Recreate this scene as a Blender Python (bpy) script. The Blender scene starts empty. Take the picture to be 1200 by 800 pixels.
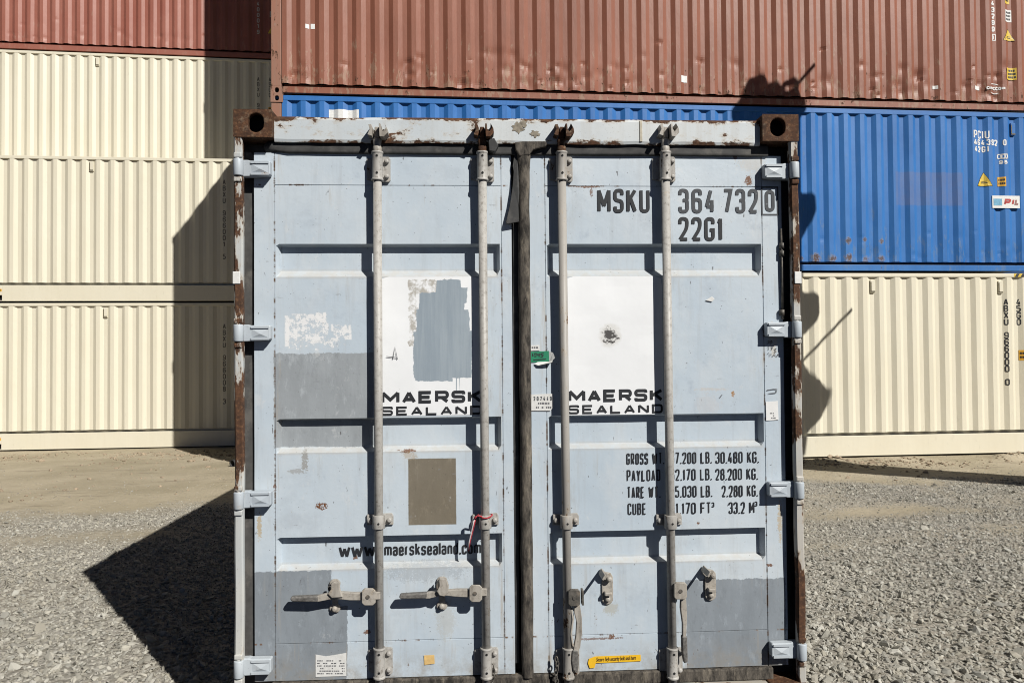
import bpy, bmesh, math, random
import numpy as np
from mathutils import Vector, Matrix, noise as mnoise

random.seed(7)
rng = np.random.default_rng(7)
scene = bpy.context.scene
COL = scene.collection

# ------------------------------------------------------------------ camera, sky, sun, exposure
FOC, CAM = 840.0, Vector((-0.21166613, -3.05960015, 1.54505482))
YAW, PITCH, ROLL = -0.05285161, 0.01886257, -0.00828423
_f = Vector((-math.sin(YAW), math.cos(YAW), 0)); _r = Vector((math.cos(YAW), math.sin(YAW), 0)); _z = Vector((0, 0, 1))
FWD = _f * math.cos(PITCH) + _z * math.sin(PITCH)
_u = -_f * math.sin(PITCH) + _z * math.cos(PITCH)
RIGHT = _r * math.cos(ROLL) + _u * math.sin(ROLL)
UP = -_r * math.sin(ROLL) + _u * math.cos(ROLL)
cd = bpy.data.cameras.new('camera'); cd.sensor_fit = 'HORIZONTAL'; cd.sensor_width = 36.0
cd.lens = FOC / 1200 * 36; cd.clip_start = 0.05; cd.clip_end = 2000
cam = bpy.data.objects.new('camera', cd); COL.objects.link(cam)
M = Matrix.Identity(4)
for i in range(3):
    M[i][0], M[i][1], M[i][2], M[i][3] = RIGHT[i], UP[i], -FWD[i], CAM[i]
cam.matrix_world = M
scene.camera = cam

SUN = Vector((-0.47300769, 0.62174043, -0.62426161)).normalized()      # the way the light travels
w = bpy.data.worlds.new('World'); scene.world = w; w.use_nodes = True
nt = w.node_tree; sk = nt.nodes.new('ShaderNodeTexSky'); sk.sky_type = 'NISHITA'; sk.sun_disc = False
sk.sun_elevation = math.asin(-SUN.z); sk.sun_rotation = math.atan2(-SUN.x, -SUN.y)
sk.air_density = 0.15; sk.dust_density = 0.05
nt.links.new(sk.outputs[0], nt.nodes['Background'].inputs[0]); nt.nodes['Background'].inputs[1].default_value = 0.05
sl = bpy.data.lights.new('sun', 'SUN'); sl.energy = 5.0; sl.angle = math.radians(0.53); sl.color = (1.0, 0.965, 0.905)
so = bpy.data.objects.new('sun', sl); COL.objects.link(so)
so.rotation_mode = 'QUATERNION'; so.rotation_quaternion = SUN.to_track_quat('-Z', 'Y'); so.location = (6, -8, 9)
vs = scene.view_settings; vs.view_transform = 'Standard'; vs.look = 'None'; vs.gamma = 1; vs.use_curve_mapping = False
vs.exposure = 0.45
scene.cycles.pixel_filter_type = 'BLACKMAN_HARRIS'; scene.cycles.filter_width = 1.0


def px(x, y, Y=0.06):
    """the point of the plane y = Y that the photograph shows at pixel x, y (1200 x 800)"""
    d = FWD + RIGHT * ((x - 600) / FOC) - UP * ((y - 400) / FOC)
    return CAM + d * ((Y - CAM.y) / d.y)

# ------------------------------------------------------------------ node helpers
ALB = 0.74                                         # overall reflectance: base colours darkened so bounced light fills the shade less
class NT:
    def __init__(s, name, rough=0.6, spec=0.5):
        s.m = bpy.data.materials.new(name); s.m.use_nodes = True
        s.t = s.m.node_tree; s.b = s.t.nodes['Principled BSDF']
        s.b.inputs['Roughness'].default_value = rough
        s.b.inputs['Specular IOR Level'].default_value = spec
        s._c = None; s._bump = None
    def node(s, t): return s.t.nodes.new(t)
    def put(s, sock, v):
        if v is None: return
        if isinstance(v, bpy.types.NodeSocket): s.t.links.new(v, sock)
        elif isinstance(v, (tuple, list)) and len(v) == 3 and sock.type == 'RGBA': sock.default_value = (v[0] * ALB, v[1] * ALB, v[2] * ALB, 1)
        else: sock.default_value = v
    def coord(s):
        if s._c is None:
            tc = s.node('ShaderNodeTexCoord'); oi = s.node('ShaderNodeObjectInfo')
            s._c = tc.outputs['Object']
            a = s.node('ShaderNodeVectorMath'); a.operation = 'ADD'
            s.t.links.new(tc.outputs['Object'], a.inputs[0]); s.t.links.new(oi.outputs['Location'], a.inputs[1])
            s._n = a.outputs[0]
        return s._c
    def ncoord(s):
        s.coord(); return s._n
    def xyz(s):
        q = s.node('ShaderNodeSeparateXYZ'); s.put(q.inputs[0], s.coord()); return q.outputs
    def m2(s, op, a, b=0.0, clamp=False):
        q = s.node('ShaderNodeMath'); q.operation = op; q.use_clamp = clamp
        s.put(q.inputs[0], a); s.put(q.inputs[1], b); return q.outputs[0]
    def scale(s, v, k):
        q = s.node('ShaderNodeMapping'); s.put(q.inputs[0], v); q.inputs['Scale'].default_value = k; return q.outputs[0]
    def noise(s, sc, det=4, rough=0.55, k=None, off=0.0):
        q = s.node('ShaderNodeTexNoise'); v = s.ncoord()
        mp = s.node('ShaderNodeMapping'); s.put(mp.inputs[0], v); mp.inputs['Scale'].default_value = k or (1, 1, 1)
        mp.inputs['Location'].default_value = (off, off * 1.7, off * 0.6)
        s.put(q.inputs['Vector'], mp.outputs[0]); q.inputs['Scale'].default_value = sc
        q.inputs['Detail'].default_value = det; q.inputs['Roughness'].default_value = rough; return q.outputs['Fac']
    def ramp(s, v, a, b, c=0.0, d=1.0):
        q = s.node('ShaderNodeMapRange'); q.clamp = True
        s.put(q.inputs[0], v)
        for i, x in zip((1, 2, 3, 4), (a, b, c, d)): q.inputs[i].default_value = x
        return q.outputs[0]
    def mix(s, f, a, b):
        q = s.node('ShaderNodeMix'); q.data_type = 'RGBA'; s.put(q.inputs[0], f); s.put(q.inputs[6], a); s.put(q.inputs[7], b); return q.outputs[2]
    def box(s, x0, x1, z0, z1, soft=0.002, n=None, amp=0.0):
        X, _, Z = s.xyz()
        a = s.m2('MINIMUM', s.m2('SUBTRACT', X, x0), s.m2('SUBTRACT', x1, X))
        b = s.m2('MINIMUM', s.m2('SUBTRACT', Z, z0), s.m2('SUBTRACT', z1, Z))
        v = s.m2('MINIMUM', a, b)
        if n is not None: v = s.m2('ADD', v, s.m2('MULTIPLY', s.m2('SUBTRACT', n, 0.5), amp))
        return s.ramp(v, -soft, soft)
    def color(s, c): s.put(s.b.inputs['Base Color'], c)
    def rough(s, v): s.put(s.b.inputs['Roughness'], v)
    def bump(s, h, dist=0.01, strength=1.0):
        q = s.node('ShaderNodeBump'); q.inputs['Strength'].default_value = strength; q.inputs['Distance'].default_value = dist
        s.put(q.inputs['Height'], h)
        if s._bump is not None: s.put(q.inputs['Normal'], s._bump)
        s._bump = q.outputs[0]; s.put(s.b.inputs['Normal'], s._bump)


def plain(name, c, rough=0.6, var=0.25, sc=30, metal=0.0, dirt=None, dirt_amt=0.5):
    t = NT(name, rough); n = t.noise(sc, 5); f = t.ramp(n, 0.3, 0.7, 1 - var, 1 + var * 0.5)
    q = t.node('ShaderNodeMix'); q.data_type = 'RGBA'; q.blend_type = 'MULTIPLY'; q.inputs[0].default_value = 1
    q.inputs[6].default_value = (c[0] * ALB, c[1] * ALB, c[2] * ALB, 1); cc = t.node('ShaderNodeCombineColor')
    for i in range(3): t.put(cc.inputs[i], f)
    t.put(q.inputs[7], cc.outputs[0]); c2 = q.outputs[2]
    if dirt: c2 = t.mix(t.ramp(t.noise(sc * 0.35, 6, 0.7, off=3), 0.52, 0.62, 0, dirt_amt), c2, dirt)
    t.color(c2); t.bump(n, 0.002, 0.4); t.b.inputs['Metallic'].default_value = metal
    return t.m

RUST_D, RUST_M, RUST_L = (0.040, 0.021, 0.013), (0.105, 0.047, 0.023), (0.21, 0.105, 0.05)


def rust_color(t, sc=18, off=0.0):
    n = t.noise(sc, 8, 0.7, off=off); n2 = t.noise(sc * 4, 5, 0.65, off=off + 4)
    c = t.mix(t.ramp(n, 0.35, 0.65), RUST_D, RUST_M)
    return t.mix(t.ramp(n2, 0.5, 0.72, 0, 0.8), c, RUST_L)


def worn_paint(name, c1, c2, rust_thr=0.62, rust_sc=9, kx=(1, 1, 1), extra=None, spec=0.35, rough=0.5, dirtc=(0.30, 0.27, 0.23), dirt=0.25, rust_q=0):
    """painted steel: two-tone fade, vertical grime, chips and rust blooms"""
    t = NT(name, rough, spec)
    c = t.mix(t.ramp(t.noise(2.2, 5, 0.6), 0.35, 0.65), c1, c2)
    c = t.mix(t.ramp(t.noise(5, 6, 0.65, k=(5, 5, 0.35), off=2), 0.5, 0.8, 0, dirt), c, dirtc)
    c = t.mix(t.ramp(t.noise(160, 2, 0.5, off=6), 0.66, 0.74, 0, 0.35), c, (0.12, 0.10, 0.09))
    if rust_q:
        c = t.mix(t.ramp(t.noise(42, 6, 0.75, off=17), 0.50, 0.68, 0, 0.65), c, (0.14, 0.12, 0.10))
        c = t.mix(t.ramp(t.noise(85, 4, 0.7, k=(1, 1, 0.6), off=19), 0.62, 0.68, 0, 0.7), c, (0.10, 0.075, 0.05))
    rn = t.noise(rust_sc, 9, 0.68, k=kx, off=9)
    if extra: rn = t.m2('ADD', rn, extra(t))
    halo = t.ramp(rn, rust_thr - 0.05, rust_thr + 0.01, 0, 0.5)
    c = t.mix(halo, c, (0.46, 0.36, 0.24))
    c = t.mix(t.ramp(rn, rust_thr, rust_thr + 0.02), c, rust_color(t))
    t.color(c); t.rough(t.ramp(rn, rust_thr, rust_thr + 0.02, rough, 0.9))
    t.bump(t.ramp(rn, rust_thr - 0.01, rust_thr + 0.02, 1, 0), 0.002, 0.5)
    t.bump(t.noise(60, 4), 0.001, 0.3)
    return t

# ------------------------------------------------------------------ mesh helpers
class MB:
    def __init__(s): s.v = []; s.f = []; s.smooth = []
    def add(s, vs, fs, smooth=False):
        o = len(s.v); s.v += [tuple(v) for v in vs]
        for f in fs: s.f.append(tuple(i + o for i in f)); s.smooth.append(smooth)
    def box(s, x0, x1, y0, y1, z0, z1):
        s.add([(x0, y0, z0), (x1, y0, z0), (x1, y1, z0), (x0, y1, z0), (x0, y0, z1), (x1, y0, z1), (x1, y1, z1), (x0, y1, z1)],
              [(0, 3, 2, 1), (4, 5, 6, 7), (0, 1, 5, 4), (1, 2, 6, 5), (2, 3, 7, 6), (3, 0, 4, 7)]); return s
    def prism(s, pts, y0, y1):
        """outline of (x, z) points, counter-clockwise seen from the front, from y0 (front) back to y1"""
        n = len(pts)
        a = sum(pts[i][0] * pts[(i + 1) % n][1] - pts[(i + 1) % n][0] * pts[i][1] for i in range(n))
        if a < 0: pts = pts[::-1]
        s.add([(p[0], y0, p[1]) for p in pts] + [(p[0], y1, p[1]) for p in pts],
              [tuple(range(n)), tuple(range(2 * n - 1, n - 1, -1))] + [(i, i + n, (i + 1) % n + n, (i + 1) % n) for i in range(n)]); return s
    def tube(s, path, r, n=12, caps=True, smooth=True):
        path = [Vector(p) for p in path]; rs = r if isinstance(r, (list, tuple)) else [r] * len(path)
        d0 = (path[1] - path[0]).normalized(); ref = Vector((0, 0, 1)) if abs(d0.z) < 0.9 else Vector((1, 0, 0))
        rings = []; vs = []
        for i, p in enumerate(path):
            d = (path[min(i + 1, len(path) - 1)] - path[max(i - 1, 0)]).normalized()
            u = d.cross(ref).normalized(); v = u.cross(d)
            for k in range(n):
                a = 2 * math.pi * k / n; vs.append(p + (u * math.cos(a) + v * math.sin(a)) * rs[i])
        fs = []
        for i in range(len(path) - 1):
            for k in range(n): fs.append((i * n + k, (i + 1) * n + k, (i + 1) * n + (k + 1) % n, i * n + (k + 1) % n))
        s.add(vs, fs, smooth)
        if caps:
            o = len(s.v) - len(vs); m = (len(path) - 1) * n
            s.f.append(tuple(o + k for k in range(n))); s.smooth.append(False)
            s.f.append(tuple(o + m + k for k in range(n - 1, -1, -1))); s.smooth.append(False)
        return s
    def cyl(s, p0, p1, r, n=16): return s.tube([p0, p1], r, n)
    def bolt(s, x, y, z, r=0.011, h=0.012):
        """a round-headed bolt on a face that looks towards -y"""
        s.tube([(x, y + 0.003, z), (x, y - h * 0.55, z), (x, y - h * 0.9, z), (x, y - h, z)], [r, r, r * 0.75, r * 0.3], 12); return s
    def build(s, name, mat, parent=None, bevel=0.0, seg=2, fix=True):
        me = bpy.data.meshes.new(name); me.from_pydata(s.v, [], s.f)
        me.polygons.foreach_set('use_smooth', s.smooth)
        if fix:
            bm = bmesh.new(); bm.from_mesh(me); bmesh.ops.recalc_face_normals(bm, faces=bm.faces); bm.to_mesh(me); bm.free()
        me.update()
        o = bpy.data.objects.new(name, me); COL.objects.link(o)
        if mat: me.materials.append(mat)
        if parent: o.parent = parent
        if bevel:
            b = o.modifiers.new('bevel', 'BEVEL'); b.width = bevel; b.segments = seg; b.limit_method = 'ANGLE'; b.angle_limit = math.radians(40)
            b.harden_normals = False
        return o


def empty(name, loc=(0, 0, 0), rz=0.0):
    o = bpy.data.objects.new(name, None); COL.objects.link(o); o.location = loc; o.rotation_euler = (0, 0, rz); o.empty_display_size = 0.2; return o

def tag(o, label=None, cat=None, group=None, kind=None):
    if label: o['label'] = label
    if cat: o['category'] = cat
    if group: o['group'] = group
    if kind: o['kind'] = kind
    return o

def kids(o): return [c for c in bpy.data.objects if c.parent is o]

def copy_tree(o, parent=None):
    c = o.copy(); COL.objects.link(c); c.parent = parent
    for k in kids(o): copy_tree(k, c)
    return c

# ------------------------------------------------------------------ lettering: a stroke alphabet
def G(*st): return st
R = 1
GL = {
 '0': G([(0,0,R),(1,0,R),(1,1,R),(0,1,R),'c']), 'O': G([(0,0,R),(1,0,R),(1,1,R),(0,1,R),'c']),
 'D': G([(0,0),(1,0,R),(1,1,R),(0,1),'c']), '1': G([(.1,.8),(.6,1),(.6,0)]),
 '2': G([(0,.74),(0,1,R),(1,1,R),(1,.55,R),(0,0),(1,0)]),
 '3': G([(0,.78),(0,1,R),(1,1,R),(1,.53,R),(.4,.53)], [(.4,.53),(1,.53,R),(1,0,R),(0,0,R),(0,.22)]),
 '4': G([(1,.24),(0,.24),(.6,1)], [(.74,0),(.74,.55)]),
 '5': G([(1,1),(.04,1),(.04,.58),(1,.6,R),(1,0,R),(0,0,R),(0,.2)]),
 '6': G([(1,.78),(1,1,R),(0,1,R),(0,0,R),(1,0,R),(1,.58,R),(0,.56)]),
 '7': G([(0,1),(1,1),(.35,0)]),
 '8': G([(0,0,R),(1,0,R),(1,.53,R),(0,.53,R),'c'], [(.06,.53,R),(.94,.53,R),(.94,1,R),(.06,1,R),'c']),
 '9': G([(0,.22),(0,0,R),(1,0,R),(1,1,R),(0,1,R),(0,.42,R),(1,.44)]),
 'A': G([(0,0),(.5,1),(1,0)], [(.16,.28),(.84,.28)]),
 'B': G([(0,0),(1,0,R),(1,.53,R),(0,.53),'c'], [(0,.53),(.94,.53,R),(.94,1,R),(0,1),'c']),
 'C': G([(1,.75),(1,1,R),(0,1,R),(0,0,R),(1,0,R),(1,.25)]),
 'E': G([(1,1),(0,1),(0,0),(1,0)], [(0,.5),(.88,.5)]), 'F': G([(1,1),(0,1),(0,0)], [(0,.5),(.88,.5)]),
 'G': G([(1,.75),(1,1,R),(0,1,R),(0,0,R),(1,0,R),(1,.46),(.55,.46)]),
 'I': G([(.5,0),(.5,1)]), 'K': G([(0,0),(0,1)], [(1,1),(0,.44)], [(.34,.62),(1,0)]), 'L': G([(0,1),(0,0),(1,0)]),
 'M': G([(0,0),(0,1),(.5,.25),(1,1),(1,0)]), 'N': G([(0,0),(0,1),(1,0),(1,1)]),
 'P': G([(0,0),(0,1),(1,1,R),(1,.44,R),(0,.44)]), 'R': G([(0,0),(0,1),(1,1,R),(1,.44,R),(0,.44)], [(.5,.44),(1,0)]),
 'S': G([(1,.78),(1,1,R),(0,1,R),(0,.52,R),(1,.5,R),(1,0,R),(0,0,R),(0,.22)]),
 'T': G([(0,1),(1,1)], [(.5,1),(.5,0)]), 'U': G([(0,1),(0,0,R),(1,0,R),(1,1)]),
 'W': G([(0,1),(.25,0),(.5,.85),(.75,0),(1,1)]), 'X': G([(0,0),(1,1)], [(0,1),(1,0)]), 'Y': G([(0,1),(.5,.45),(1,1)], [(.5,.45),(.5,0)]),
 'a': G([(0,.55),(0,.7,R),(1,.7,R),(1,0)], [(1,.4),(0,.4,R),(0,0,R),(1,0)]), 'c': G([(1,.5),(1,.7,R),(0,.7,R),(0,0,R),(1,0,R),(1,.2)]),
 'd': G([(1,0),(1,1)], [(1,0),(0,0,R),(0,.7,R),(1,.7)]), 'e': G([(0,.34),(1,.34),(1,.7,R),(0,.7,R),(0,0,R),(1,0,R),(1,.16)]),
 'k': G([(0,0),(0,1)], [(1,.7),(0,.28)], [(.4,.42),(1,0)]), 'l': G([(.5,0),(.5,1)]), 'm': G([(0,0),(0,.7)], [(0,.7),(.5,.7,R),(.5,0)], [(.5,.7),(1,.7,R),(1,0)]),
 'n': G([(0,0),(0,.7)], [(0,.7),(1,.7,R),(1,0)]), 'o': G([(0,0,R),(1,0,R),(1,.7,R),(0,.7,R),'c']), 'r': G([(.1,0),(.1,.7)], [(.1,.5),(.3,.7,R),(1,.7)]),
 's': G([(1,.54),(1,.7,R),(0,.7,R),(0,.37,R),(1,.35,R),(1,0,R),(0,0,R),(0,.16)]),
}
NARROW = {'1': .55, 'I': .3, 'l': .3, '.': .3, 'W': 1.45, 'M': 1.3, 'm': 1.55, 'r': .7, ' ': .6, 'w': 1.4}


def strokes(ch, x, z, wd, h, t, rad):
    out = []
    if ch == '.':
        return [([(x + wd / 2 - t * 0.5, z + t / 2), (x + wd / 2 + t * 0.5, z + t / 2)], False)]
    for st in GL[ch]:
        closed = st[-1] == 'c'; P = [p for p in st if p != 'c']
        Q = [(x + t / 2 + p[0] * (wd - t), z + t / 2 + p[1] * (h - t), len(p) > 2) for p in P]
        n = len(Q); pts = []
        for i, q in enumerate(Q):
            if q[2] and (closed or 0 < i < n - 1):
                a, b = Q[i - 1], Q[(i + 1) % n]; c = Vector(q[:2])
                da, db = Vector(a[:2]) - c, Vector(b[:2]) - c
                rr = min(rad, da.length / 2, db.length / 2)
                p0, p1 = c + da.normalized() * rr, c + db.normalized() * rr
                for k in range(5):
                    u = k / 4; pts.append(tuple(p0 * (1 - u) ** 2 + c * 2 * u * (1 - u) + p1 * u * u))
            else: pts.append(q[:2])
        out.append((pts, closed))
    return out


def ribbon(mb, pts, closed, t, conf, step=None):
    P = [Vector(p) for p in pts]
    R_ = [P[0]]
    for p in P[1:]:
        if (p - R_[-1]).length > 1e-5: R_.append(p)
    if closed and (R_[0] - R_[-1]).length < 1e-5: R_.pop()
    if step:
        Q = []; n = len(R_)
        for i in range(n if closed else n - 1):
            a, b = R_[i], R_[(i + 1) % n]; k = max(1, int((b - a).length / step))
            Q += [a.lerp(b, j / k) for j in range(k)]
        if not closed: Q.append(R_[-1])
        R_ = Q
    n = len(R_); L = []
    for i in range(n):
        a = R_[i - 1] if (closed or i > 0) else None; b = R_[(i + 1) % n] if (closed or i < n - 1) else None
        d1 = (R_[i] - a).normalized() if a is not None else None; d2 = (b - R_[i]).normalized() if b is not None else None
        if d1 is None: d1 = d2
        if d2 is None: d2 = d1
        n1, n2 = Vector((-d1.y, d1.x)), Vector((-d2.y, d2.x)); m = n1 + n2
        m = m.normalized() if m.length > 1e-4 else n1
        k = 1 / m.dot(n1) if m.dot(n1) > 0.6 else 1.0; L.append((R_[i] + m * (t / 2 * k), R_[i] - m * (t / 2 * k)))
    o = len(mb.v); mb.layer = (getattr(mb, 'layer', 0) + 1) % 9; lift = 0.00016 * mb.layer
    for l, r in L:
        for q in (l, r): mb.v.append((q.x, conf(q.x, q.y) - lift, q.y))
    for i in range(n if closed else n - 1):
        j = (i + 1) % n; mb.f.append((o + 2 * i, o + 2 * i + 1, o + 2 * j + 1, o + 2 * j)); mb.smooth.append(False)


def write(mb, text, x, z, h, t, conf, wd=None, width=None, gap=None, vertical=None, step=None, rad=None):
    """letters h tall with stroke t; width fits the whole line; vertical = downward pitch of a stacked column"""
    wd = wd or h * 0.45; gap = gap if gap is not None else t * 0.9
    rel = [NARROW.get(c, 1.0) for c in text]
    if width:
        wd = (width - gap * (len(text) - 1)) / sum(rel)
    rad = rad if rad is not None else wd * 0.42
    for c, r in zip(text, rel):
        if c != ' ':
            cw = wd if vertical else wd * r
            for pts, cl in strokes(c, x, z, cw, h, t, rad):
                runs = [[pts[0]]]                       # sharp corners become butted strokes
                for i_ in range(1, len(pts)):
                    runs[-1].append(pts[i_])
                    if not cl and i_ < len(pts) - 1:
                        d1_, d2_ = (Vector(pts[i_]) - Vector(pts[i_ - 1])), (Vector(pts[i_ + 1]) - Vector(pts[i_]))
                        if d1_.length > 1e-6 and d2_.length > 1e-6 and d1_.normalized().dot(d2_.normalized()) < -0.25: runs.append([pts[i_]])
                for r_ in runs: ribbon(mb, r_, cl, t, conf, step)
        if vertical: z -= vertical
        else: x += wd * r + gap
    return x


def flat(y): return lambda x, z: y


def fonttext(text, size, mat, name, parent, m, shear=0.0, sx=1.0, offset=0.0, align='LEFT'):
    c = bpy.data.curves.new(name, 'FONT'); c.body = text; c.size = size; c.shear = shear; c.offset = offset; c.align_x = align; c.resolution_u = 3
    o = bpy.data.objects.new(name, c); COL.objects.link(o)
    dg = bpy.context.evaluated_depsgraph_get(); me = bpy.data.meshes.new_from_object(o.evaluated_get(dg))
    bpy.data.objects.remove(o); bpy.data.curves.remove(c)
    me.transform(Matrix.Diagonal((sx, 1, 1, 1))); me.transform(m)
    me.materials.clear(); me.materials.append(mat)
    o = bpy.data.objects.new(name, me); COL.objects.link(o); o.parent = parent; return o

def facing(x, y, z, rot=0.0):
    """text lying in the xy plane turned to face -y at (x, y, z)"""
    return Matrix.Translation((x, y, z)) @ Matrix.Rotation(math.pi / 2, 4, 'X') @ Matrix.Rotation(rot, 4, 'Z')


def sheet(mb, x0, x1, z0, z1, conf, step=0.012, cut=None):
    """a sticker that follows the face under it"""
    nx, nz = max(1, int((x1 - x0) / step)), max(1, int((z1 - z0) / step)); o = len(mb.v)
    for j in range(nz + 1):
        for i in range(nx + 1):
            x, z = x0 + (x1 - x0) * i / nx, z0 + (z1 - z0) * j / nz; mb.v.append((x, conf(x, z), z))
    for j in range(nz):
        for i in range(nx):
            a = o + j * (nx + 1) + i; mb.f.append((a, a + 1, a + nx + 2, a + nx + 1)); mb.smooth.append(False)
    return mb

# ------------------------------------------------------------------ ground: one sheet, dirt by the stacks, crushed stone in front
GZ = -0.1
def fbm(x, y, s, o=0):
    v = np.zeros_like(x); a = 1.0; tot = 0
    for k in range(4):
        ph = np.random.default_rng(100 + k + o).uniform(0, 6.28, (6, 2)); dr = np.random.default_rng(50 + k + o).normal(size=(6, 2)) * s * 2 ** k
        for q in range(6): v += a * np.sin(x * dr[q, 0] + y * dr[q, 1] + ph[q, 0]) / 6
        tot += a; a *= 0.55
    return v / tot * 1.8

def gz(x, y):
    z = GZ + 0.012 * fbm(x, y, 0.9, 1) + 0.006 * fbm(x, y, 4.0, 2)
    z = z - 0.14 * np.clip((y - 6) / 5, 0, 1) * np.clip((-x - 2) / 3, 0, 1)
    z = z + 0.2 * np.clip((y - 12.8) / 1.6, 0, 1)
    # low ridges pushed up along the foot of the stacks
    m = np.exp(-((y - 7.25 - 0.04 * x) / 0.22) ** 2) * np.clip((x - 1.0) / 1, 0, 1)
    z = z + m * np.clip(0.075 * (0.4 + fbm(x, y, 2.6, 5)) + 0.02 * fbm(x, y, 7, 11), 0, 0.14)
    m2 = np.exp(-((y - 10.3 + 0.35 * np.sin(x)) / 0.55) ** 2) * np.clip((-x - 1.5) / 1, 0, 1)
    z = z + m2 * np.clip(0.06 * fbm(x, y, 2.6, 6) + 0.02 * fbm(x, y, 7, 8), -0.01, 0.08)
    near = np.exp(-((y - 4.4 - 0.18 * (x - 4)) / 0.5) ** 2) * np.clip((x - 2) / 1, 0, 1)
    z = z - near * 0.03
    return np.where((np.abs(x) < 1.5) & (y > -0.3) & (y < 6.4), np.minimum(z, GZ - 0.004), z)

def gravelness(x, y):
    edge = np.where(x < 0, 5.15 + 0.25 * (x + 3), 6.25 - 0.05 * x)
    g = np.clip((edge - y) / 0.7 + 0.5 + 0.9 * fbm(x, y, 1.3, 9), 0, 1)
    thin = np.exp(-((y - 4.3 - 0.2 * (x - 4)) / 0.33) ** 2) * np.clip((x - 2.6) / 0.8, 0, 1) * np.clip(fbm(x, y, 1.2, 12) + 0.7, 0, 1)
    thin2 = np.exp(-((y - 3.0 - 0.2 * (x - 3)) / 0.2) ** 2) * np.clip((x - 1.8) / 0.8, 0, 1) * np.clip(fbm(x, y, 1.4, 14) + 0.5, 0, 1)
    strip_mask = np.exp(-((y - 3.75 - 0.1 * (x + 4)) / 0.28) ** 2) * np.clip((-x - 2.6) / 0.8, 0, 1) * np.clip(fbm(x, y, 1.2, 16) + 0.6, 0, 1)
    dust = np.clip(fbm(x, y, 1.9, 18) - 0.25, 0, 0.5) * np.clip((y - 1.6) / 1.2, 0, 1)
    return np.clip(g - 0.9 * thin - 0.7 * thin2 - 0.8 * strip_mask - dust, 0, 1)

def axis(a, b, d, far):
    l = list(np.arange(a, b, d)); s = d
    while l[-1] < far: s *= 1.35; l.append(l[-1] + s)
    s = d
    while l[0] > -far: s *= 1.35; l.insert(0, l[0] - s)
    return np.array(l)
ax, ay = axis(-10, 11, 0.07, 600), axis(-3, 13, 0.07, 600)
X, Y = np.meshgrid(ax, ay); Z = gz(X, Y)
nx, ny = len(ax), len(ay)
me = bpy.data.meshes.new('ground')
idx = np.arange(nx * ny).reshape(ny, nx)
quads = np.stack([idx[:-1, :-1], idx[:-1, 1:], idx[1:, 1:], idx[1:, :-1]], -1).reshape(-1, 4)
me.vertices.add(nx * ny); me.vertices.foreach_set('co', np.stack([X, Y, Z], -1).ravel().astype(np.float32))
me.loops.add(quads.size); me.loops.foreach_set('vertex_index', quads.ravel().astype(np.int32))
me.polygons.add(len(quads)); me.polygons.foreach_set('loop_start', np.arange(0, quads.size, 4, dtype=np.int32))
me.polygons.foreach_set('loop_total', np.full(len(quads), 4, np.int32)); me.update(calc_edges=True)
at = me.attributes.new('gravel', 'FLOAT', 'POINT'); at.data.foreach_set('value', gravelness(X, Y).ravel().astype(np.float32))
me.polygons.foreach_set('use_smooth', np.ones(len(quads), bool))
ground = bpy.data.objects.new('ground', me); COL.objects.link(ground); tag(ground, kind='structure')
t = NT('ground_dirt', 0.95, 0.15)
ga = t.node('ShaderNodeAttribute'); ga.attribute_name = 'gravel'
dirt = t.mix(t.ramp(t.noise(0.9, 6, 0.6), 0.35, 0.65), (0.385, 0.335, 0.235), (0.50, 0.435, 0.32))
dirt = t.mix(t.ramp(t.noise(3.5, 7, 0.7, k=(0.35, 1.6, 1), off=2), 0.56, 0.70, 0, 0.6), dirt, (0.19, 0.155, 0.115))
dirt = t.mix(t.ramp(t.noise(45, 4, 0.6, off=5), 0.62, 0.72, 0, 0.5), dirt, (0.15, 0.13, 0.10))
vor = t.node('ShaderNodeTexVoronoi'); t.put(vor.inputs['Vector'], t.coord()); vor.inputs['Scale'].default_value = 38
vc = t.node('ShaderNodeSeparateColor'); t.put(vc.inputs[0], vor.outputs['Color'])
grv = t.mix(vc.outputs[0], (0.24, 0.225, 0.19), (0.50, 0.475, 0.42))
grv = t.mix(t.ramp(t.noise(1.4, 5, 0.6, off=8), 0.4, 0.7, 0, 0.5), grv, (0.33, 0.285, 0.22))
dark_apron = t.mix(t.ramp(t.noise(60, 5, 0.7, off=14), 0.4, 0.7), (0.028, 0.027, 0.026), (0.065, 0.062, 0.058))  # dark apron added out of view to cut bounced light on the doors
strip_mask = t.ramp(t.m2('ADD', t.xyz()[1], t.m2('MULTIPLY', t.noise(1.5, 5, 0.6, off=22), 0.5)), 0.42, 0.52, 1, 0)
t.color(t.mix(strip_mask, t.mix(ga.outputs['Fac'], dirt, grv), dark_apron))
h = t.m2('MULTIPLY', t.m2('SUBTRACT', 1.0, vor.outputs['Distance']), ga.outputs['Fac'])
t.bump(h, 0.012, 0.8); t.bump(t.noise(14, 8, 0.7), 0.035, 0.8)
me.materials.append(t.m)

# crushed stone: nobody could count it, so one mesh
N = 420000
rx = rng.uniform(-9, 10, N); ry = rng.uniform(-2.6, 8.5, N)
dep = ry - CAM.y
keep = (np.abs(rx - 0.15) < dep * 0.86 + 1.2) & ~((np.abs(rx) < 1.24) & (ry > -0.02) & (ry < 6.1))
dens = 0.08 + 0.92 * gravelness(rx, ry)
keep &= rng.uniform(0, 1, N) < dens * np.where(ry > 6.5, 0.35, 1) * np.clip((ry + 0.25) / 0.6, 0.004, 1)
rx, ry = rx[keep], ry[keep]; n = len(rx)
ico = bmesh.new(); bmesh.ops.create_icosphere(ico, subdivisions=1, radius=1.0)
iv = np.array([v.co[:] for v in ico.verts]); fi = np.array([[v.index for v in f.verts] for f in ico.faces]); ico.free()
S = 0.0092 * np.exp(rng.normal(0, 0.40, n)) * (0.55 + 0.45 * gravelness(rx, ry))
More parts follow.
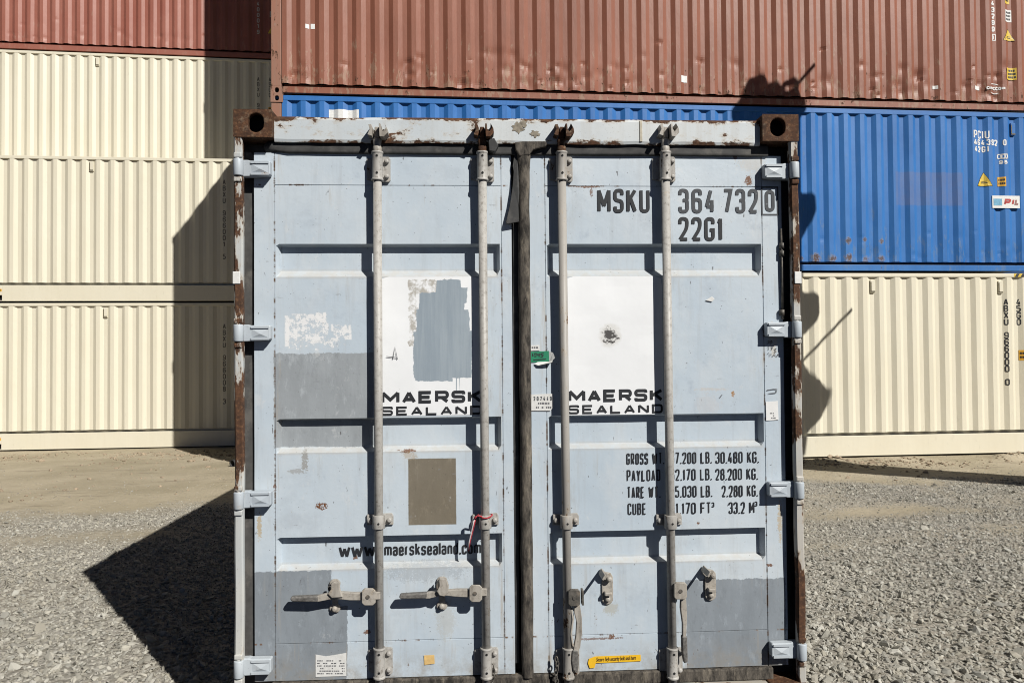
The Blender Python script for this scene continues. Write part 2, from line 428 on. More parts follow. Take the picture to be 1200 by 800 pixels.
S = S * np.interp(ry, [0.5, 2.0, 3.5], [1.28, 1.02, 0.86]); S = np.clip(S, 0.003, 0.034)
V = iv[None] * (1 + rng.normal(0, 0.20, (n, 12, 1)))
V = V * rng.uniform([0.7, 0.6, 0.28], [1.45, 1.15, 0.58], (n, 3))[:, None, :]
q = rng.normal(size=(n, 4)); q[:, 1:3] *= 0.35; q /= np.linalg.norm(q, axis=1)[:, None]
a, b, c, d = q.T
RM = np.stack([1 - 2 * (c * c + d * d), 2 * (b * c - a * d), 2 * (b * d + a * c), 2 * (b * c + a * d), 1 - 2 * (b * b + d * d), 2 * (c * d - a * b), 2 * (b * d - a * c), 2 * (c * d + a * b), 1 - 2 * (b * b + c * c)], -1).reshape(n, 3, 3)
V = np.einsum('nij,nkj->nki', RM, V) * S[:, None, None]
V += np.stack([rx, ry, gz(rx, ry) + S * rng.uniform(-0.1, 0.45, n)], -1)[:, None, :]
F = (fi[None] + (np.arange(n) * 12)[:, None, None]).reshape(-1, 3)
me = bpy.data.meshes.new('gravel')
me.vertices.add(n * 12); me.vertices.foreach_set('co', V.ravel().astype(np.float32))
me.loops.add(F.size); me.loops.foreach_set('vertex_index', F.ravel().astype(np.int32))
me.polygons.add(len(F)); me.polygons.foreach_set('loop_start', np.arange(0, F.size, 3, dtype=np.int32)); me.polygons.foreach_set('loop_total', np.full(len(F), 3, np.int32))
me.update(calc_edges=True); me.polygons.foreach_set('use_smooth', np.zeros(len(F), bool))
at = me.attributes.new('tint', 'FLOAT', 'POINT'); at.data.foreach_set('value', np.repeat(rng.uniform(0, 1, n), 12).astype(np.float32))
at = me.attributes.new('warm', 'FLOAT', 'POINT'); at.data.foreach_set('value', np.repeat(np.clip(0.45 + 0.5 * fbm(rx, ry, 0.8, 20) + rng.normal(0, 0.2, n), 0, 1), 12).astype(np.float32))
gravel = bpy.data.objects.new('gravel', me); COL.objects.link(gravel)
tag(gravel, 'pale grey crushed stone spread over the yard around the container', 'gravel', kind='stuff')
t = NT('crushed_stone', 0.9, 0.2)
ta = t.node('ShaderNodeAttribute'); ta.attribute_name = 'tint'; wa = t.node('ShaderNodeAttribute'); wa.attribute_name = 'warm'
cr = t.node('ShaderNodeValToRGB'); t.put(cr.inputs[0], ta.outputs['Fac'])
cr.color_ramp.elements[0].color = (0.18, 0.175, 0.155, 1); cr.color_ramp.elements[1].color = (0.36, 0.352, 0.316, 1)
e = cr.color_ramp.elements.new(0.5); e.color = (0.26, 0.253, 0.225, 1)
t.color(t.mix(t.m2('MULTIPLY', wa.outputs['Fac'], 0.55), cr.outputs[0], (0.42, 0.375, 0.285)))
t.bump(t.noise(120, 5, 0.7), 0.003, 0.5)
me.materials.append(t.m)

# dry clods lying on the dirt by the stacks
def stones(name, rx, ry, S, mat, seed, sink=0.2):
    g = np.random.default_rng(seed); n = len(rx)
    V = iv[None] * (1 + g.normal(0, 0.22, (n, 12, 1))) * g.uniform([0.8, 0.7, 0.45], [1.3, 1.1, 0.8], (n, 3))[:, None, :]
    a = g.uniform(0, 6.28, n); ca, sa = np.cos(a), np.sin(a); x_ = V[..., 0] * ca[:, None] - V[..., 1] * sa[:, None]; y_ = V[..., 0] * sa[:, None] + V[..., 1] * ca[:, None]
    V = np.stack([x_, y_, V[..., 2]], -1) * S[:, None, None] + np.stack([rx, ry, gz(rx, ry) + S * sink], -1)[:, None, :]
    F = (fi[None] + (np.arange(n) * 12)[:, None, None]).reshape(-1, 3)
    me = bpy.data.meshes.new(name); me.from_pydata(V.reshape(-1, 3).tolist(), [], F.tolist()); me.materials.append(mat)
    o = bpy.data.objects.new(name, me); COL.objects.link(o); return o
n1 = 5200
cx = rng.uniform(-9, 9, n1); cy = np.where(cx < -1, rng.normal(10.2, 0.55, n1), rng.normal(7.15, 0.28, n1) + 0.04 * cx)
ok = np.where(cx < -1, (cy < 11.1) & (cy > 6), cy < 7.45 + 0.04 * cx) & (fbm(cx, cy, 1.6, 30) + rng.normal(0, 0.25, n1) > 0.05)
far = rng.uniform(0, 1, n1) < 0.2; cy = np.where(far, rng.uniform(5.5, 10, n1), cy); ok &= ~((cx > -1.3) & (cy > 7.4 + 0.03 * cx)) & ~((np.abs(cx) < 1.3) & (cy < 6.2)); cx, cy = cx[ok], cy[ok]
clods = stones('dirt_clods', cx, cy, np.clip(0.013 * np.exp(rng.normal(0, 0.5, len(cx))), 0.005, 0.05), plain('dry_dirt_clod', (0.38, 0.30, 0.21), 0.95, 0.4, 25), 3)
tag(clods, 'dry brown clods scattered along the foot of the stacks', 'dirt', kind='stuff')

# ------------------------------------------------------------------ the stacked containers
PITCH_C, DEP = 0.2695, 0.036
P_IN = (0.0, 0.07, 0.135, 0.202)                  # break points of one corrugation: outer flat, slope, inner flat, slope
def corr(x, x0=0.16):
    u = (x - x0) % PITCH_C
    if u < P_IN[1]: return 0.0
    if u < P_IN[2]: return DEP * (u - P_IN[1]) / (P_IN[2] - P_IN[1])
    if u < P_IN[3]: return DEP
    return DEP * (PITCH_C - u) / (PITCH_C - P_IN[3])


def stack_paint(name, c1, c2, wear, rust_thr, low=0.0, dirt=0.2, scuff=(0.30, 0.27, 0.24), dirtc=(0.25, 0.21, 0.17), spots=(), old=None):
    t = NT(name, 0.5, 0.35)
    c = t.mix(t.ramp(t.noise(1.3, 5, 0.6, k=(1, 1, 0.5)), 0.35, 0.65), c1, c2)
    c = t.mix(t.ramp(t.noise(6, 6, 0.65, k=(4, 4, 0.25), off=2), 0.48, 0.8, 0, dirt), c, dirtc)
    _, _, zz = t.xyz(); lowm = t.ramp(zz, 0.25, 1.1, 1, 0)
    s1 = t.m2('ADD', t.noise(7, 8, 0.7, k=(1.6, 1, 0.5), off=5), t.m2('MULTIPLY', lowm, low))
    c = t.mix(t.ramp(s1, 0.64, 0.70, 0, wear), c, scuff)
    s2 = t.m2('ADD', t.noise(11, 9, 0.72, k=(1.3, 1, 0.6), off=11), t.m2('MULTIPLY', lowm, low))
    c = t.mix(t.ramp(s2, rust_thr, rust_thr + 0.035), c, rust_color(t, 14))
    if old:
        c = t.mix(t.m2('MULTIPLY', t.box(*old, 0.01), t.ramp(t.noise(5, 5, 0.7, off=23), 0.3, 0.6, 0.25, 0.5)), c, (0.13, 0.16, 0.30))
    if spots:
        X, _, Zs = t.xyz(); bn = t.noise(26, 7, 0.75, off=33)
        for sx_, sz_, rx_, rz_, st in spots:
            dx = t.m2('DIVIDE', t.m2('SUBTRACT', X, sx_), rx_); dz = t.m2('DIVIDE', t.m2('SUBTRACT', Zs, sz_), rz_)
            v_ = t.m2('ADD', t.m2('ADD', t.m2('MULTIPLY', dx, dx), t.m2('MULTIPLY', dz, dz)), t.m2('MULTIPLY', t.m2('SUBTRACT', bn, 0.5), 7))
            c = t.mix(t.ramp(v_, 0.8, 1.8, st * 0.5, 0), c, (0.30, 0.25, 0.17)); c = t.mix(t.ramp(v_, 0.2, 0.8, st, 0), c, rust_color(t, 14))
    t.color(c); t.rough(t.ramp(s2, rust_thr, rust_thr + 0.03, 0.48, 0.9))
    t.bump(s1, 0.006, 0.35); t.bump(t.noise(3, 3, 0.5, k=(1, 1, 0.6), off=1), 0.02, 0.3)
    return t.m

CREAM = stack_paint('cream_paint', (0.725, 0.675, 0.535), (0.75, 0.705, 0.57), 0.35, 0.86, 0.03, 0.16, (0.55, 0.5, 0.4), (0.6, 0.53, 0.38))
BLUE = stack_paint('blue_paint', (0.018, 0.130, 0.40), (0.042, 0.185, 0.50), 0.45, 0.725, 0.10, 0.22, (0.14, 0.21, 0.31), (0.08, 0.14, 0.23), spots=[(8.30, 0.22, 0.075, 0.07, 0.95), (8.57, 0.22, 0.07, 0.05, 0.85), (8.84, 0.23, 0.065, 0.06, 0.9), (9.12, 0.21, 0.06, 0.05, 0.7), (9.38, 0.22, 0.06, 0.05, 0.8), (8.83, 0.50, 0.05, 0.05, 0.85), (9.10, 0.52, 0.035, 0.03, 0.7), (9.38, 0.49, 0.04, 0.035, 0.8), (8.05, 0.22, 0.05, 0.03, 0.6)], old=(9.63, 10.78, 1.07, 1.60))
RED = stack_paint('oxide_red_paint', (0.235, 0.086, 0.052), (0.30, 0.115, 0.072), 0.6, 0.72, 0.12, 0.36, (0.34, 0.225, 0.155), (0.21, 0.11, 0.07))
MAROON = stack_paint('brown_red_paint', (0.30, 0.10, 0.07), (0.35, 0.135, 0.098), 0.4, 0.74, 0.08, 0.3, (0.36, 0.22, 0.17), (0.24, 0.11, 0.08))
RUSTY_POST = stack_paint('worn_red_paint', (0.33, 0.15, 0.10), (0.30, 0.17, 0.12), 0.7, 0.56, 0.0, 0.5)
BLACK = plain('opening_shade', (0.004, 0.004, 0.004), 0.9)  # near-black plates that paint in the shade of holes and gaps
WHITE = plain('white_marking', (0.78, 0.78, 0.76), 0.6, 0.12, 60)
GREYM = plain('weathered_marking', (0.62, 0.60, 0.55), 0.7, 0.2, 40)
DARK = plain('black_marking', (0.015, 0.016, 0.02), 0.6, 0.2, 60)
YELLOW = plain('yellow_label', (0.72, 0.50, 0.05), 0.55, 0.15, 40)
ORANGE = plain('orange_label', (0.75, 0.40, 0.03), 0.55, 0.15, 40)


def oval(cx, cz, w_, h_, n=20):
    out = []
    for k in range(n):
        a = 2 * math.pi * k / n; c_, s_ = math.cos(a), math.sin(a); r = min(w_, h_) / 2
        ex, ez = max(w_ / 2 - r, 0), max(h_ / 2 - r, 0)
        out.append((cx + r * c_ + math.copysign(ex, c_) * (abs(c_) > 1e-6), cz + r * s_ + math.copysign(ez, s_) * (abs(s_) > 1e-6)))
    return out

def ring_face(mb, x0, x1, z0, z1, hole, y, depth):
    """a plate in the plane y with an oval opening that runs back to y + depth"""
    n = len(hole); cx, cz = (x0 + x1) / 2, (z0 + z1) / 2; outer = []
    for hx, hz in hole:
        dx, dz = hx - cx, hz - cz; k = min(((x1 - x0) / 2) / max(abs(dx), 1e-6), ((z1 - z0) / 2) / max(abs(dz), 1e-6)); outer.append((cx + dx * k, cz + dz * k))
    for C in ((x0, z0), (x1, z0), (x1, z1), (x0, z1)):
        i = min(range(n), key=lambda j: (outer[j][0] - C[0]) ** 2 + (outer[j][1] - C[1]) ** 2); outer[i] = C
    o = len(mb.v)
    mb.v += [(p[0], y, p[1]) for p in outer] + [(p[0], y, p[1]) for p in hole] + [(p[0], y + depth, p[1]) for p in hole]
    for i in range(n):
        j = (i + 1) % n
        mb.f += [(o + i, o + j, o + n + j, o + n + i), (o + n + i, o + n + j, o + 2 * n + j, o + 2 * n + i)]; mb.smooth += [False, False]

def casting(mb, x0, x1, y0, y1, z0, z1, hx, hz, hw, hh, wall=0.03):
    """corner casting: a thick-walled block with an oval opening in its front face"""
    ring_face(mb, x0, x1, z0, z1, oval(hx, hz, hw, hh), y0, wall)
    o = len(mb.v)
    mb.v += [(x0, y0, z0), (x1, y0, z0), (x1, y0, z1), (x0, y0, z1), (x0, y1, z0), (x1, y1, z0), (x1, y1, z1), (x0, y1, z1)]
    for f in ((0, 4, 5, 1), (1, 5, 6, 2), (2, 6, 7, 3), (3, 7, 4, 0), (4, 7, 6, 5)): mb.f.append(tuple(o + i for i in f)); mb.smooth.append(False)


def make_stack_container(name, H, mat, post_mat, rail, top, dent=0.0, seed=0, pockets=False, holes_dark=True):
    """forty-foot container; local x along its side, y = 0 its visible face, z = 0 its base"""
    root = empty(name); L, W_ = 12.192, 2.438
    z0, z1 = rail + 0.004, H - top - 0.012
    # corrugated side
    xs = []; x = 0.16
    while x < L - 0.16:
        xs += [x + p for p in P_IN if x + p < L - 0.16]; x += PITCH_C
    xs.append(L - 0.16); nz_ = 84 if dent else 22; zs = [z0 + (z1 - z0) * k / nz_ for k in range(nz_ + 1)]
    r_ = random.Random(seed); dents = [(r_.uniform(0.3, L - 0.3), z0 + abs(r_.gauss(0, 0.28)) + 0.05, r_.uniform(0.03, 0.11), r_.uniform(0.3, 1)) for _ in range(90)] if dent else []
    xs2 = []
    for a_, b_ in zip(xs, xs[1:]): xs2 += ([a_, (a_ + b_) / 2] if dent else [a_])
    xs2.append(xs[-1]); v = []; f = []
    for z in zs:
        for x in xs2:
            y = corr(x) if x < L - 0.16 else 0.0
            y += 0.004
            for dx, dz, s, k in dents:
                d2 = ((x - dx) / s) ** 2 + ((z - dz) / (s * 0.8)) ** 2
                if d2 < 6: y += dent * k * math.exp(-d2)
            y += 0.0025 * mnoise.noise(Vector((x * 1.3 + seed, z * 1.1, 0)))
            v.append((x, y, z))
    m = len(xs2)
    for j in range(len(zs) - 1):
        for i in range(m - 1): f.append((j * m + i, j * m + i + 1, (j + 1) * m + i + 1, (j + 1) * m + i))
    mb = MB(); mb.v = v; mb.f = f; mb.smooth = [False] * len(f); mb.build('side_panel', mat, root, fix=False)
    # rear and end walls, roof
    mb = MB(); xb = [0.1 + (L - 0.2) * i / 176 for i in range(177)]
    o = 0
    for z in (rail, H - top):
        for i, x in enumerate(xb): mb.v.append((x, W_ - (0.0, 0.036, 0.036, 0.0)[i % 4] - 0.002, z))
    for i in range(176): mb.f.append((i, 177 + i, 178 + i, i + 1)); mb.smooth.append(False)
    mb.build('rear_panel', mat, root, fix=False)
    mb = MB(); mb.box(0.03, 0.07, 0.15, W_ - 0.15, 0.13, H - 0.11); mb.build('end_panel', mat, root)
    mb = MB(); mb.box(L - 0.07, L - 0.03, 0.15, W_ - 0.15, 0.13, H - 0.11); mb.build('end_panel', mat, root)
    mb = MB(); mb.box(0.02, L - 0.02, 0.05, W_ - 0.05, H - 0.05, H - 0.02); mb.build('roof', mat, root)
    mb = MB(); mb.box(0.03, L - 0.03, 0.1, W_ - 0.1, 0.10, 0.16); mb.build('floor', DARK, root)
    # rails
    for nm, ya, yb in (('bottom_rail', 0.006, 0.06), ('bottom_rail', W_ - 0.06, W_ - 0.006)):
        mb = MB(); zt = rail - 0.045
        if pockets and ya < 1:
            cuts = [(L / 2 - 1.205, L / 2 - 0.845), (L / 2 + 0.845, L / 2 + 1.205)]; xa = 0.178; zp0, zp1 = 0.03, 0.145
            for c0, c1 in cuts:
                mb.box(xa, c0, ya, yb, 0.028, zt); mb.box(c0, c1, ya, yb, zp1, zt); mb.box(c0, c1, ya, yb, 0.0285, zp0 + 0.012); xa = c1
            mb.box(xa, L - 0.178, ya, yb, 0.028, zt)
        else: mb.box(0.178, L - 0.178, ya, yb, 0.028, zt)
        mb.box(0.17, L - 0.17, 0.105 if ya < 1 else ya - 0.03, 0.125 if ya < 1 else yb - 0.02, zt - 0.02, rail + 0.02); mb.box(0.17, L - 0.17, yb - 0.004 if ya < 1 else ya - 0.1, 0.13 if ya < 1 else ya - 0.01, zt - 0.03, zt - 0.004)
        mb.build(nm, mat, root, 0.004)
    if pockets:
        for c0 in (L / 2 - 1.205, L / 2 + 0.845):
            mb = MB(); mb.box(c0, c0 + 0.36, 0.075, 0.09, 0.03, 0.16); mb.build('fork_pocket_shade', BLACK, root)
    for ya, yb in ((0.0, 0.06), (W_ - 0.06, W_)):
        mb = MB(); mb.box(0.178, L - 0.178, ya, yb, H - top - 0.012, H - 0.012); mb.build('top_rail', mat, root, 0.006)
    for xa, xb_ in ((0.0, 0.155), (L - 0.155, L)):
        for ya, yb in ((0.008, 0.16), (W_ - 0.16, W_ - 0.008)):
            mb = MB(); mb.box(xa + 0.004, xb_ - 0.004, ya, yb, 0.118, H - 0.118); mb.build('corner_post', post_mat, root, 0.008)
            for za, zb in ((0, 0.118), (H - 0.118, H)):
                mb = MB(); x0_, x1_ = (0.0, 0.178) if xa == 0 else (L - 0.178, L)
                if ya < 1: casting(mb, x0_, x1_, -0.004, 0.162, za, zb, (x0_ + x1_) / 2, (za + zb) / 2, 0.06, 0.075)
                else: mb.box(x0_, x1_, W_ - 0.16, W_ + 0.004, za, zb)
                mb.build('corner_casting', post_mat, root, 0.005)
                if ya < 1:
                    mb = MB(); mb.box(x0_ + 0.03, x1_ - 0.03, 0.06, 0.08, za + 0.012, zb - 0.012); mb.build('casting_shade', BLACK, root)
    return root


def conform(off=0.003, base=0.004):
    return lambda x, z: corr(x) + base - off

SX, SY, SZ, PHI = -3.1552584, 7.51731243, -0.10075273, 0.03852187
def place(o, s, off, z, rot=0.0):
    c_, s_ = math.cos(PHI), math.sin(PHI)
    o.location = (SX + s * c_ - off * s_, SY + s * s_ + off * c_, SZ + z); o.rotation_euler = (0, 0, PHI + rot)

HC, ST = 2.896, 2.591
def letters(root, text, mat, s, z, h, t, wd=None, vertical=None, width=None, off=0.003, name='lettering', gap=None):
    mb = MB(); write(mb, text, s, z, h, t, conform(off), wd=wd, vertical=vertical, width=width, step=0.012, gap=gap); return mb.build(name, mat, root, fix=False)

def label(root, name, s0, s1, z0, z1, mat, off=0.003, lines=0, mat2=None):
    mb = sheet(MB(), s0, s1, z0, z1, conform(off)); o = mb.build(name, mat, root, fix=False)
    if lines:
        mb = MB(); dz = (z1 - z0) / (lines + 0.6)
        for k in range(lines):
            zc = z1 - dz * (k + 0.8); xx = s0 + (s1 - s0) * 0.14
            while xx < s1 - (s1 - s0) * 0.14:
                ln = (s1 - s0) * random.uniform(0.10, 0.2); sheet(mb, xx, min(xx + ln, s1 - 0.01), zc - dz * 0.28, zc + dz * 0.28, conform(off + 0.002), 0.02); xx += ln + (s1 - s0) * 0.05
        mb.build('print', mat2 or DARK, o, fix=False)
    return o

def triangle_mark(root, s, z, sz):
    mb = MB(); c = conform(0.003)
    def tri(mb, k, off):
        n = 10; o = len(mb.v); cf = conform(off)
        for j in range(n + 1):
            u = j / n; zz = z + k * 0.12 + (sz - k * 0.34) * u * 0.98; hw = (sz * 0.56 - k * 0.22) * (1 - u)
            for i in range(5): x = s - hw + hw * 2 * i / 4; mb.v.append((x, cf(x, zz), zz))
        for j in range(n):
            for i in range(4): a_ = o + j * 5 + i; mb.f.append((a_, a_ + 1, a_ + 6, a_ + 5)); mb.smooth.append(False)
    tri(mb, 0.0, 0.003); o = mb.build('warning_triangle', DARK, root, fix=False)
    mb = MB(); tri(mb, sz * 0.24, 0.005); mb.build('warning_sign_face', YELLOW, o, fix=False)
    mb = MB(); sheet(mb, s - sz * 0.2, s + sz * 0.2, z + sz * 0.2, z + sz * 0.26, conform(0.007)); sheet(mb, s - sz * 0.16, s + sz * 0.16, z + sz * 0.32, z + sz * 0.36, conform(0.007)); mb.build('print', DARK, o, fix=False)

def vent(root, s, z, mat):
    s = 0.16 + round((s - 0.16 - 0.168) / PITCH_C) * PITCH_C + 0.168
    y = DEP + 0.004
    mb = MB(); mb.box(s - 0.04, s + 0.04, y - 0.03, y + 0.01, z - 0.20, z); o = mb.build('vent', mat, root, 0.006)
    mb = MB()
    mb.box(s - 0.036, s - 0.022, y - 0.033, y - 0.029, z - 0.185, z - 0.03); mb.box(s - 0.036, s + 0.036, y - 0.033, y - 0.029, z - 0.19, z - 0.17)
    mb.build('vent_slot', plain('vent_dark', (0.16, 0.14, 0.09), 0.8) if 'vent_dark' not in bpy.data.materials else bpy.data.materials['vent_dark'], o)

GRP = 'containers stacked behind the grey container'
def zw(s, ypx, off=0.0):
    """height above the stack's base that pixel row ypx shows, taken at distance s along the face"""
    c_, s_ = math.cos(PHI), math.sin(PHI); P = Vector((SX + s * c_ - off * s_, SY + s * s_ + off * c_, 0)) - CAM
    k = -(ypx - 400) / FOC                         # (P + z) . UP = k (P + z) . FWD
    return (k * P.dot(FWD) - P.dot(UP)) / (UP.z - k * FWD.z) - SZ

# cream, bottom of the right-hand stack
cr0 = make_stack_container('shipping_container', HC, CREAM, CREAM, 0.385, 0.06, seed=1, pockets=True)
place(cr0, 0, 0, 0)
tag(cr0, 'cream container on the ground beneath the blue one', 'shipping container', GRP)
cr1 = copy_tree(cr0)                                # a plain copy kept before any marks go on
cr2 = copy_tree(cr0); cr3 = copy_tree(cr0)
s_ = 11.43; vent(cr0, 9.17, zw(9.17, 328), CREAM); vent(cr0, s_, zw(s_, 329), CREAM)
p_ = (zw(s_, 349) - zw(s_, 443)) / 12.0
letters(cr0, 'ABXU 966000 0', DARK, s_ - 0.0, zw(s_, 349) - 0.115, 0.105, 0.016, wd=0.06, vertical=p_)
letters(cr0, '45G0', DARK, 11.69 - 0.03, zw(11.69, 349) - 0.115, 0.105, 0.016, wd=0.06, vertical=p_)
label(cr0, 'height_label', 11.68, 11.78, zw(11.7, 422), zw(11.7, 410), ORANGE, lines=2)
zt = HC - 0.014
mb = MB(); mb.box(11.60, 12.0, -0.002, 0.0, HC - 0.068, HC - 0.0145); hz = mb.build('hazard_tape', YELLOW, cr0)
mb = MB()
for k in range(4):
    x = 11.61 + k * 0.1; mb.add([(x, -0.004, HC - 0.068), (x + 0.05, -0.004, HC - 0.068), (x + 0.085, -0.004, HC - 0.0145), (x + 0.035, -0.004, HC - 0.0145)], [(0, 1, 2, 3)])
mb.build('hazard_stripe', DARK, hz, fix=False)

# blue, middle of the right-hand stack
bl = make_stack_container('shipping_container', ST, BLUE, RUSTY_POST, 0.165, 0.075, dent=0.006, seed=2)
place(bl, 0, 0, HC); tag(bl, 'blue container with a yellow warning triangle, between cream and red ones', 'shipping container', GRP)
b0 = HC
def bz(s, y): return zw(s, y) - b0
letters(bl, 'PCIU', WHITE, 10.96, bz(11, 162), bz(11, 152) - bz(11, 162) - 0.005, 0.02, width=0.27)
letters(bl, '464392 0', WHITE, 10.96, bz(11, 170), 0.10, 0.02, width=0.56)
letters(bl, '42G1', WHITE, 10.97, bz(11, 178), 0.10, 0.02, width=0.25)
letters(bl, '95', WHITE, 11.41, bz(11.43, 192), 0.06, 0.016, width=0.12)
mb = MB(); x0, x1, za, zb = 11.38, 11.54, bz(11.4, 186), bz(11.4, 180)
for a_, b_, c_, d_ in ((x0, x1, zb - 0.018, zb), (x0, x1, za, za + 0.018), (x0, x0 + 0.02, za, zb), (x1 - 0.02, x1, za, zb), (x0 + 0.05, x0 + 0.075, za, zb), (x0 + 0.1, x0 + 0.12, za, zb)): sheet(mb, a_, b_, c_, d_, conform(0.003))
mb.build('approval_mark', WHITE, bl, fix=False)
triangle_mark(bl, 11.14, bz(11.15, 218), 0.235)
label(bl, 'height_label', 11.38, 11.50, bz(11.4, 218), bz(11.4, 207), ORANGE, lines=2)
# the company plate: white with a two-tone blue square and red and grey capitals
s0, s1, za, zb = 11.25, 11.72, bz(11.5, 244), bz(11.5, 229.5)
mb = MB(); mb.box(s0, s1, -0.006, 0.006, za, zb); pl = mb.build('name_plate', WHITE, bl)
mb = MB(); mb.box(s0 + 0.02, s0 + 0.165, -0.008, -0.006, za + 0.04, zb - 0.05); mb.build('blue_square', plain('light_blue', (0.17, 0.42, 0.60), 0.5), pl)
REDM = plain('red_marking', (0.50, 0.045, 0.04), 0.5)
mb = MB(); write(mb, 'PI', s0 + 0.185, za + 0.05, zb - za - 0.10, 0.030, flat(-0.009), width=0.165, gap=0.025)
mb.v = [(x + (z - za) * 0.22, y, z) for x, y, z in mb.v]; mb.build('lettering', REDM, pl, fix=False)
mb = MB(); write(mb, 'L', s0 + 0.365, za + 0.05, zb - za - 0.10, 0.030, flat(-0.009), wd=0.075)
mb.v = [(x + (z - za) * 0.22, y, z) for x, y, z in mb.v]; mb.build('lettering', plain('grey_marking', (0.33, 0.16, 0.15), 0.5), pl, fix=False)
vent(bl, 11.62, bz(11.6, 144), BLUE)
label(bl, 'white_label', 0.83, 1.27, bz(1, 141), bz(1, 128), WHITE)

# red, top of the right-hand stack
rd = make_stack_container('shipping_container', ST, RED, RUSTY_POST, 0.165, 0.075, dent=0.02, seed=5)
place(rd, 0, 0, HC + ST); tag(rd, 'dented brick red container on top of the blue one', 'shipping container', GRP)
r0 = HC + ST
def rz_(s, y): return zw(s, y) - r0
letters(rd, '43299', WHITE, 11.33, rz_(11.4, 6), 0.085, 0.02, wd=0.06, vertical=0.105)
zz = rz_(11.4, 47); mb = MB(); write(mb, '0', 11.335, zz, 0.11, 0.014, conform(0.003), wd=0.07, step=0.012, rad=0.004); write(mb, '1', 11.345, zz + 0.02, 0.07, 0.014, conform(0.003), wd=0.05, step=0.012); mb.build('lettering', WHITE, rd, fix=False)
label(rd, 'yellow_label', 11.55, 11.65, rz_(11.6, 4), rz_(11.6, -10), YELLOW, lines=2)
label(rd, 'white_label', 11.55, 11.68, rz_(11.6, 25), rz_(11.6, 11), WHITE, lines=3)
triangle_mark(rd, 11.61, rz_(11.6, 47.5), 0.205)
label(rd, 'yellow_label', 11.56, 11.73, rz_(11.6, 93), rz_(11.6, 79), YELLOW, lines=3)
label(rd, 'white_label', 10.30, 10.38, rz_(10.4, 104), rz_(10.4, 100), WHITE)
label(rd, 'white_label', 11.0, 11.1, rz_(11, 105), rz_(11, 100.5), WHITE)
label(rd, 'white_label', 6.17, 6.27, rz_(6.2, 96), rz_(6.2, 88), WHITE)
label(rd, 'white_label', 0.50, 0.55, rz_(0.5, 33), rz_(0.5, 28), WHITE); label(rd, 'white_label', 0.57, 0.63, rz_(0.6, 33), rz_(0.6, 27), WHITE)
lg = letters(rd, 'CIMCCOM', WHITE, 11.20, rz_(11.3, 105), 0.052, 0.016, width=0.32, gap=0.006)
mb = MB()
for k, sg in ((0, 1), (1, -1)):
    pts = [(11.35 + 0.10 * math.cos(a) * (1 if sg > 0 else 1), rz_(11.3, 103.5) + sg * (0.035 + 0.045 * math.sin(a))) for a in [math.pi * (0.25 + 0.5 * j / 8) for j in range(9)]]
    ribbon(mb, pts, False, 0.012, conform(0.003), 0.012)
mb.build('emblem_arc', WHITE, lg, fix=False)

# left: two cream containers, and behind them a taller stack
def lz(s, y, off, base): return zw(s, y, off) - base
LW0, LEND = 0.1459, -1.2
OFF1 = 4.119
base1 = -LW0; SL = LEND - 12.192
place(cr1, SL, OFF1, base1); tag(cr1, 'cream container on the ground, bottom of the low left pair', 'shipping container', GRP)
place(cr2, SL, OFF1, base1 + HC); tag(cr2, 'cream container lying on top of another cream one, half in shade', 'shipping container', GRP)
OFF2, base2, ROT2 = 6.62, 0.065, 0.0276
def place2(o, z):
    place(o, SL, OFF2 - 0.0276 * 5.8, base2 + z, ROT2)
cr4 = copy_tree(cr3); cr5 = copy_tree(cr3)
place2(cr3, 2 * HC); tag(cr3, 'cream container set back under the brown red one', 'shipping container', GRP)
place2(cr4, 0); place2(cr5, HC)
for o in (cr4, cr5): tag(o, 'cream container hidden low in the rear stack', 'shipping container', GRP)
mr = make_stack_container('shipping_container', HC, MAROON, MAROON, 0.19, 0.075, dent=0.01, seed=9)
place2(mr, 3 * HC); tag(mr, 'brown red container on the cream one, upper left', 'shipping container', GRP)
e_ = 12.192; SHINK = plain('shade_marking', (0.16, 0.15, 0.13), 0.7, 0.2, 40)  # ink lightened, so its faintness in shade is put into the colour
for o, off, tx, bs in ((cr1, OFF1, 'ABXU 966008 3', base1), (cr2, OFF1, 'ABXU 966001 5', base1 + HC), (cr3, OFF2, 'ABXU 966002 0', base2 + 2 * HC)):
    for px_s in ((-4.33 if o is cr2 else -4.09),) if o is not cr3 else (-5.45,): vent(o, px_s - SL, HC - 0.10, CREAM)
    letters(o, tx, SHINK, e_ - 0.72, HC - 0.42 - 0.115, 0.105, 0.016, wd=0.06, vertical=0.125)
    letters(o, '45G0', SHINK, e_ - 0.45, HC - 0.42 - 0.115, 0.105, 0.016, wd=0.06, vertical=0.125)
    label(o, 'height_label', e_ - 0.46, e_ - 0.34, HC - 1.3, HC - 1.15, ORANGE, lines=2)
    if o is not cr3:
        mb = MB(); mb.box(12.192 / 2 + 0.86, 12.192 / 2 + 1.2, 0.003, 0.006, 0.215, 0.265); lb = mb.build('pocket_label', ORANGE, o)
        mb = MB()
        for k in range(7): mb.box(12.192 / 2 + 0.88 + k * 0.045, 12.192 / 2 + 0.91 + k * 0.045, 0.001, 0.003, 0.225, 0.255)
        mb.build('print', DARK, lb)
letters(mr, 'U 400019', GREYM, e_ - 0.72, 1.55, 0.10, 0.016, wd=0.06, vertical=0.135)
triangle_mark(mr, e_ - 0.36, 0.62, 0.22)
label(mr, 'white_label', e_ - 0.42, e_ - 0.28, 1.02, 1.16, GREYM, lines=2)
# tall stack added unseen behind the right-hand one to shade the rear row
for k in range(5):
    o = copy_tree(cr5); place(o, 0, 0, 0)
    o.location = (-3.51, 10.14, SZ + k * HC); o.rotation_euler = (0, 0, PHI)
    tag(o, 'cream container added unseen behind the red and blue ones', 'shipping container', GRP)
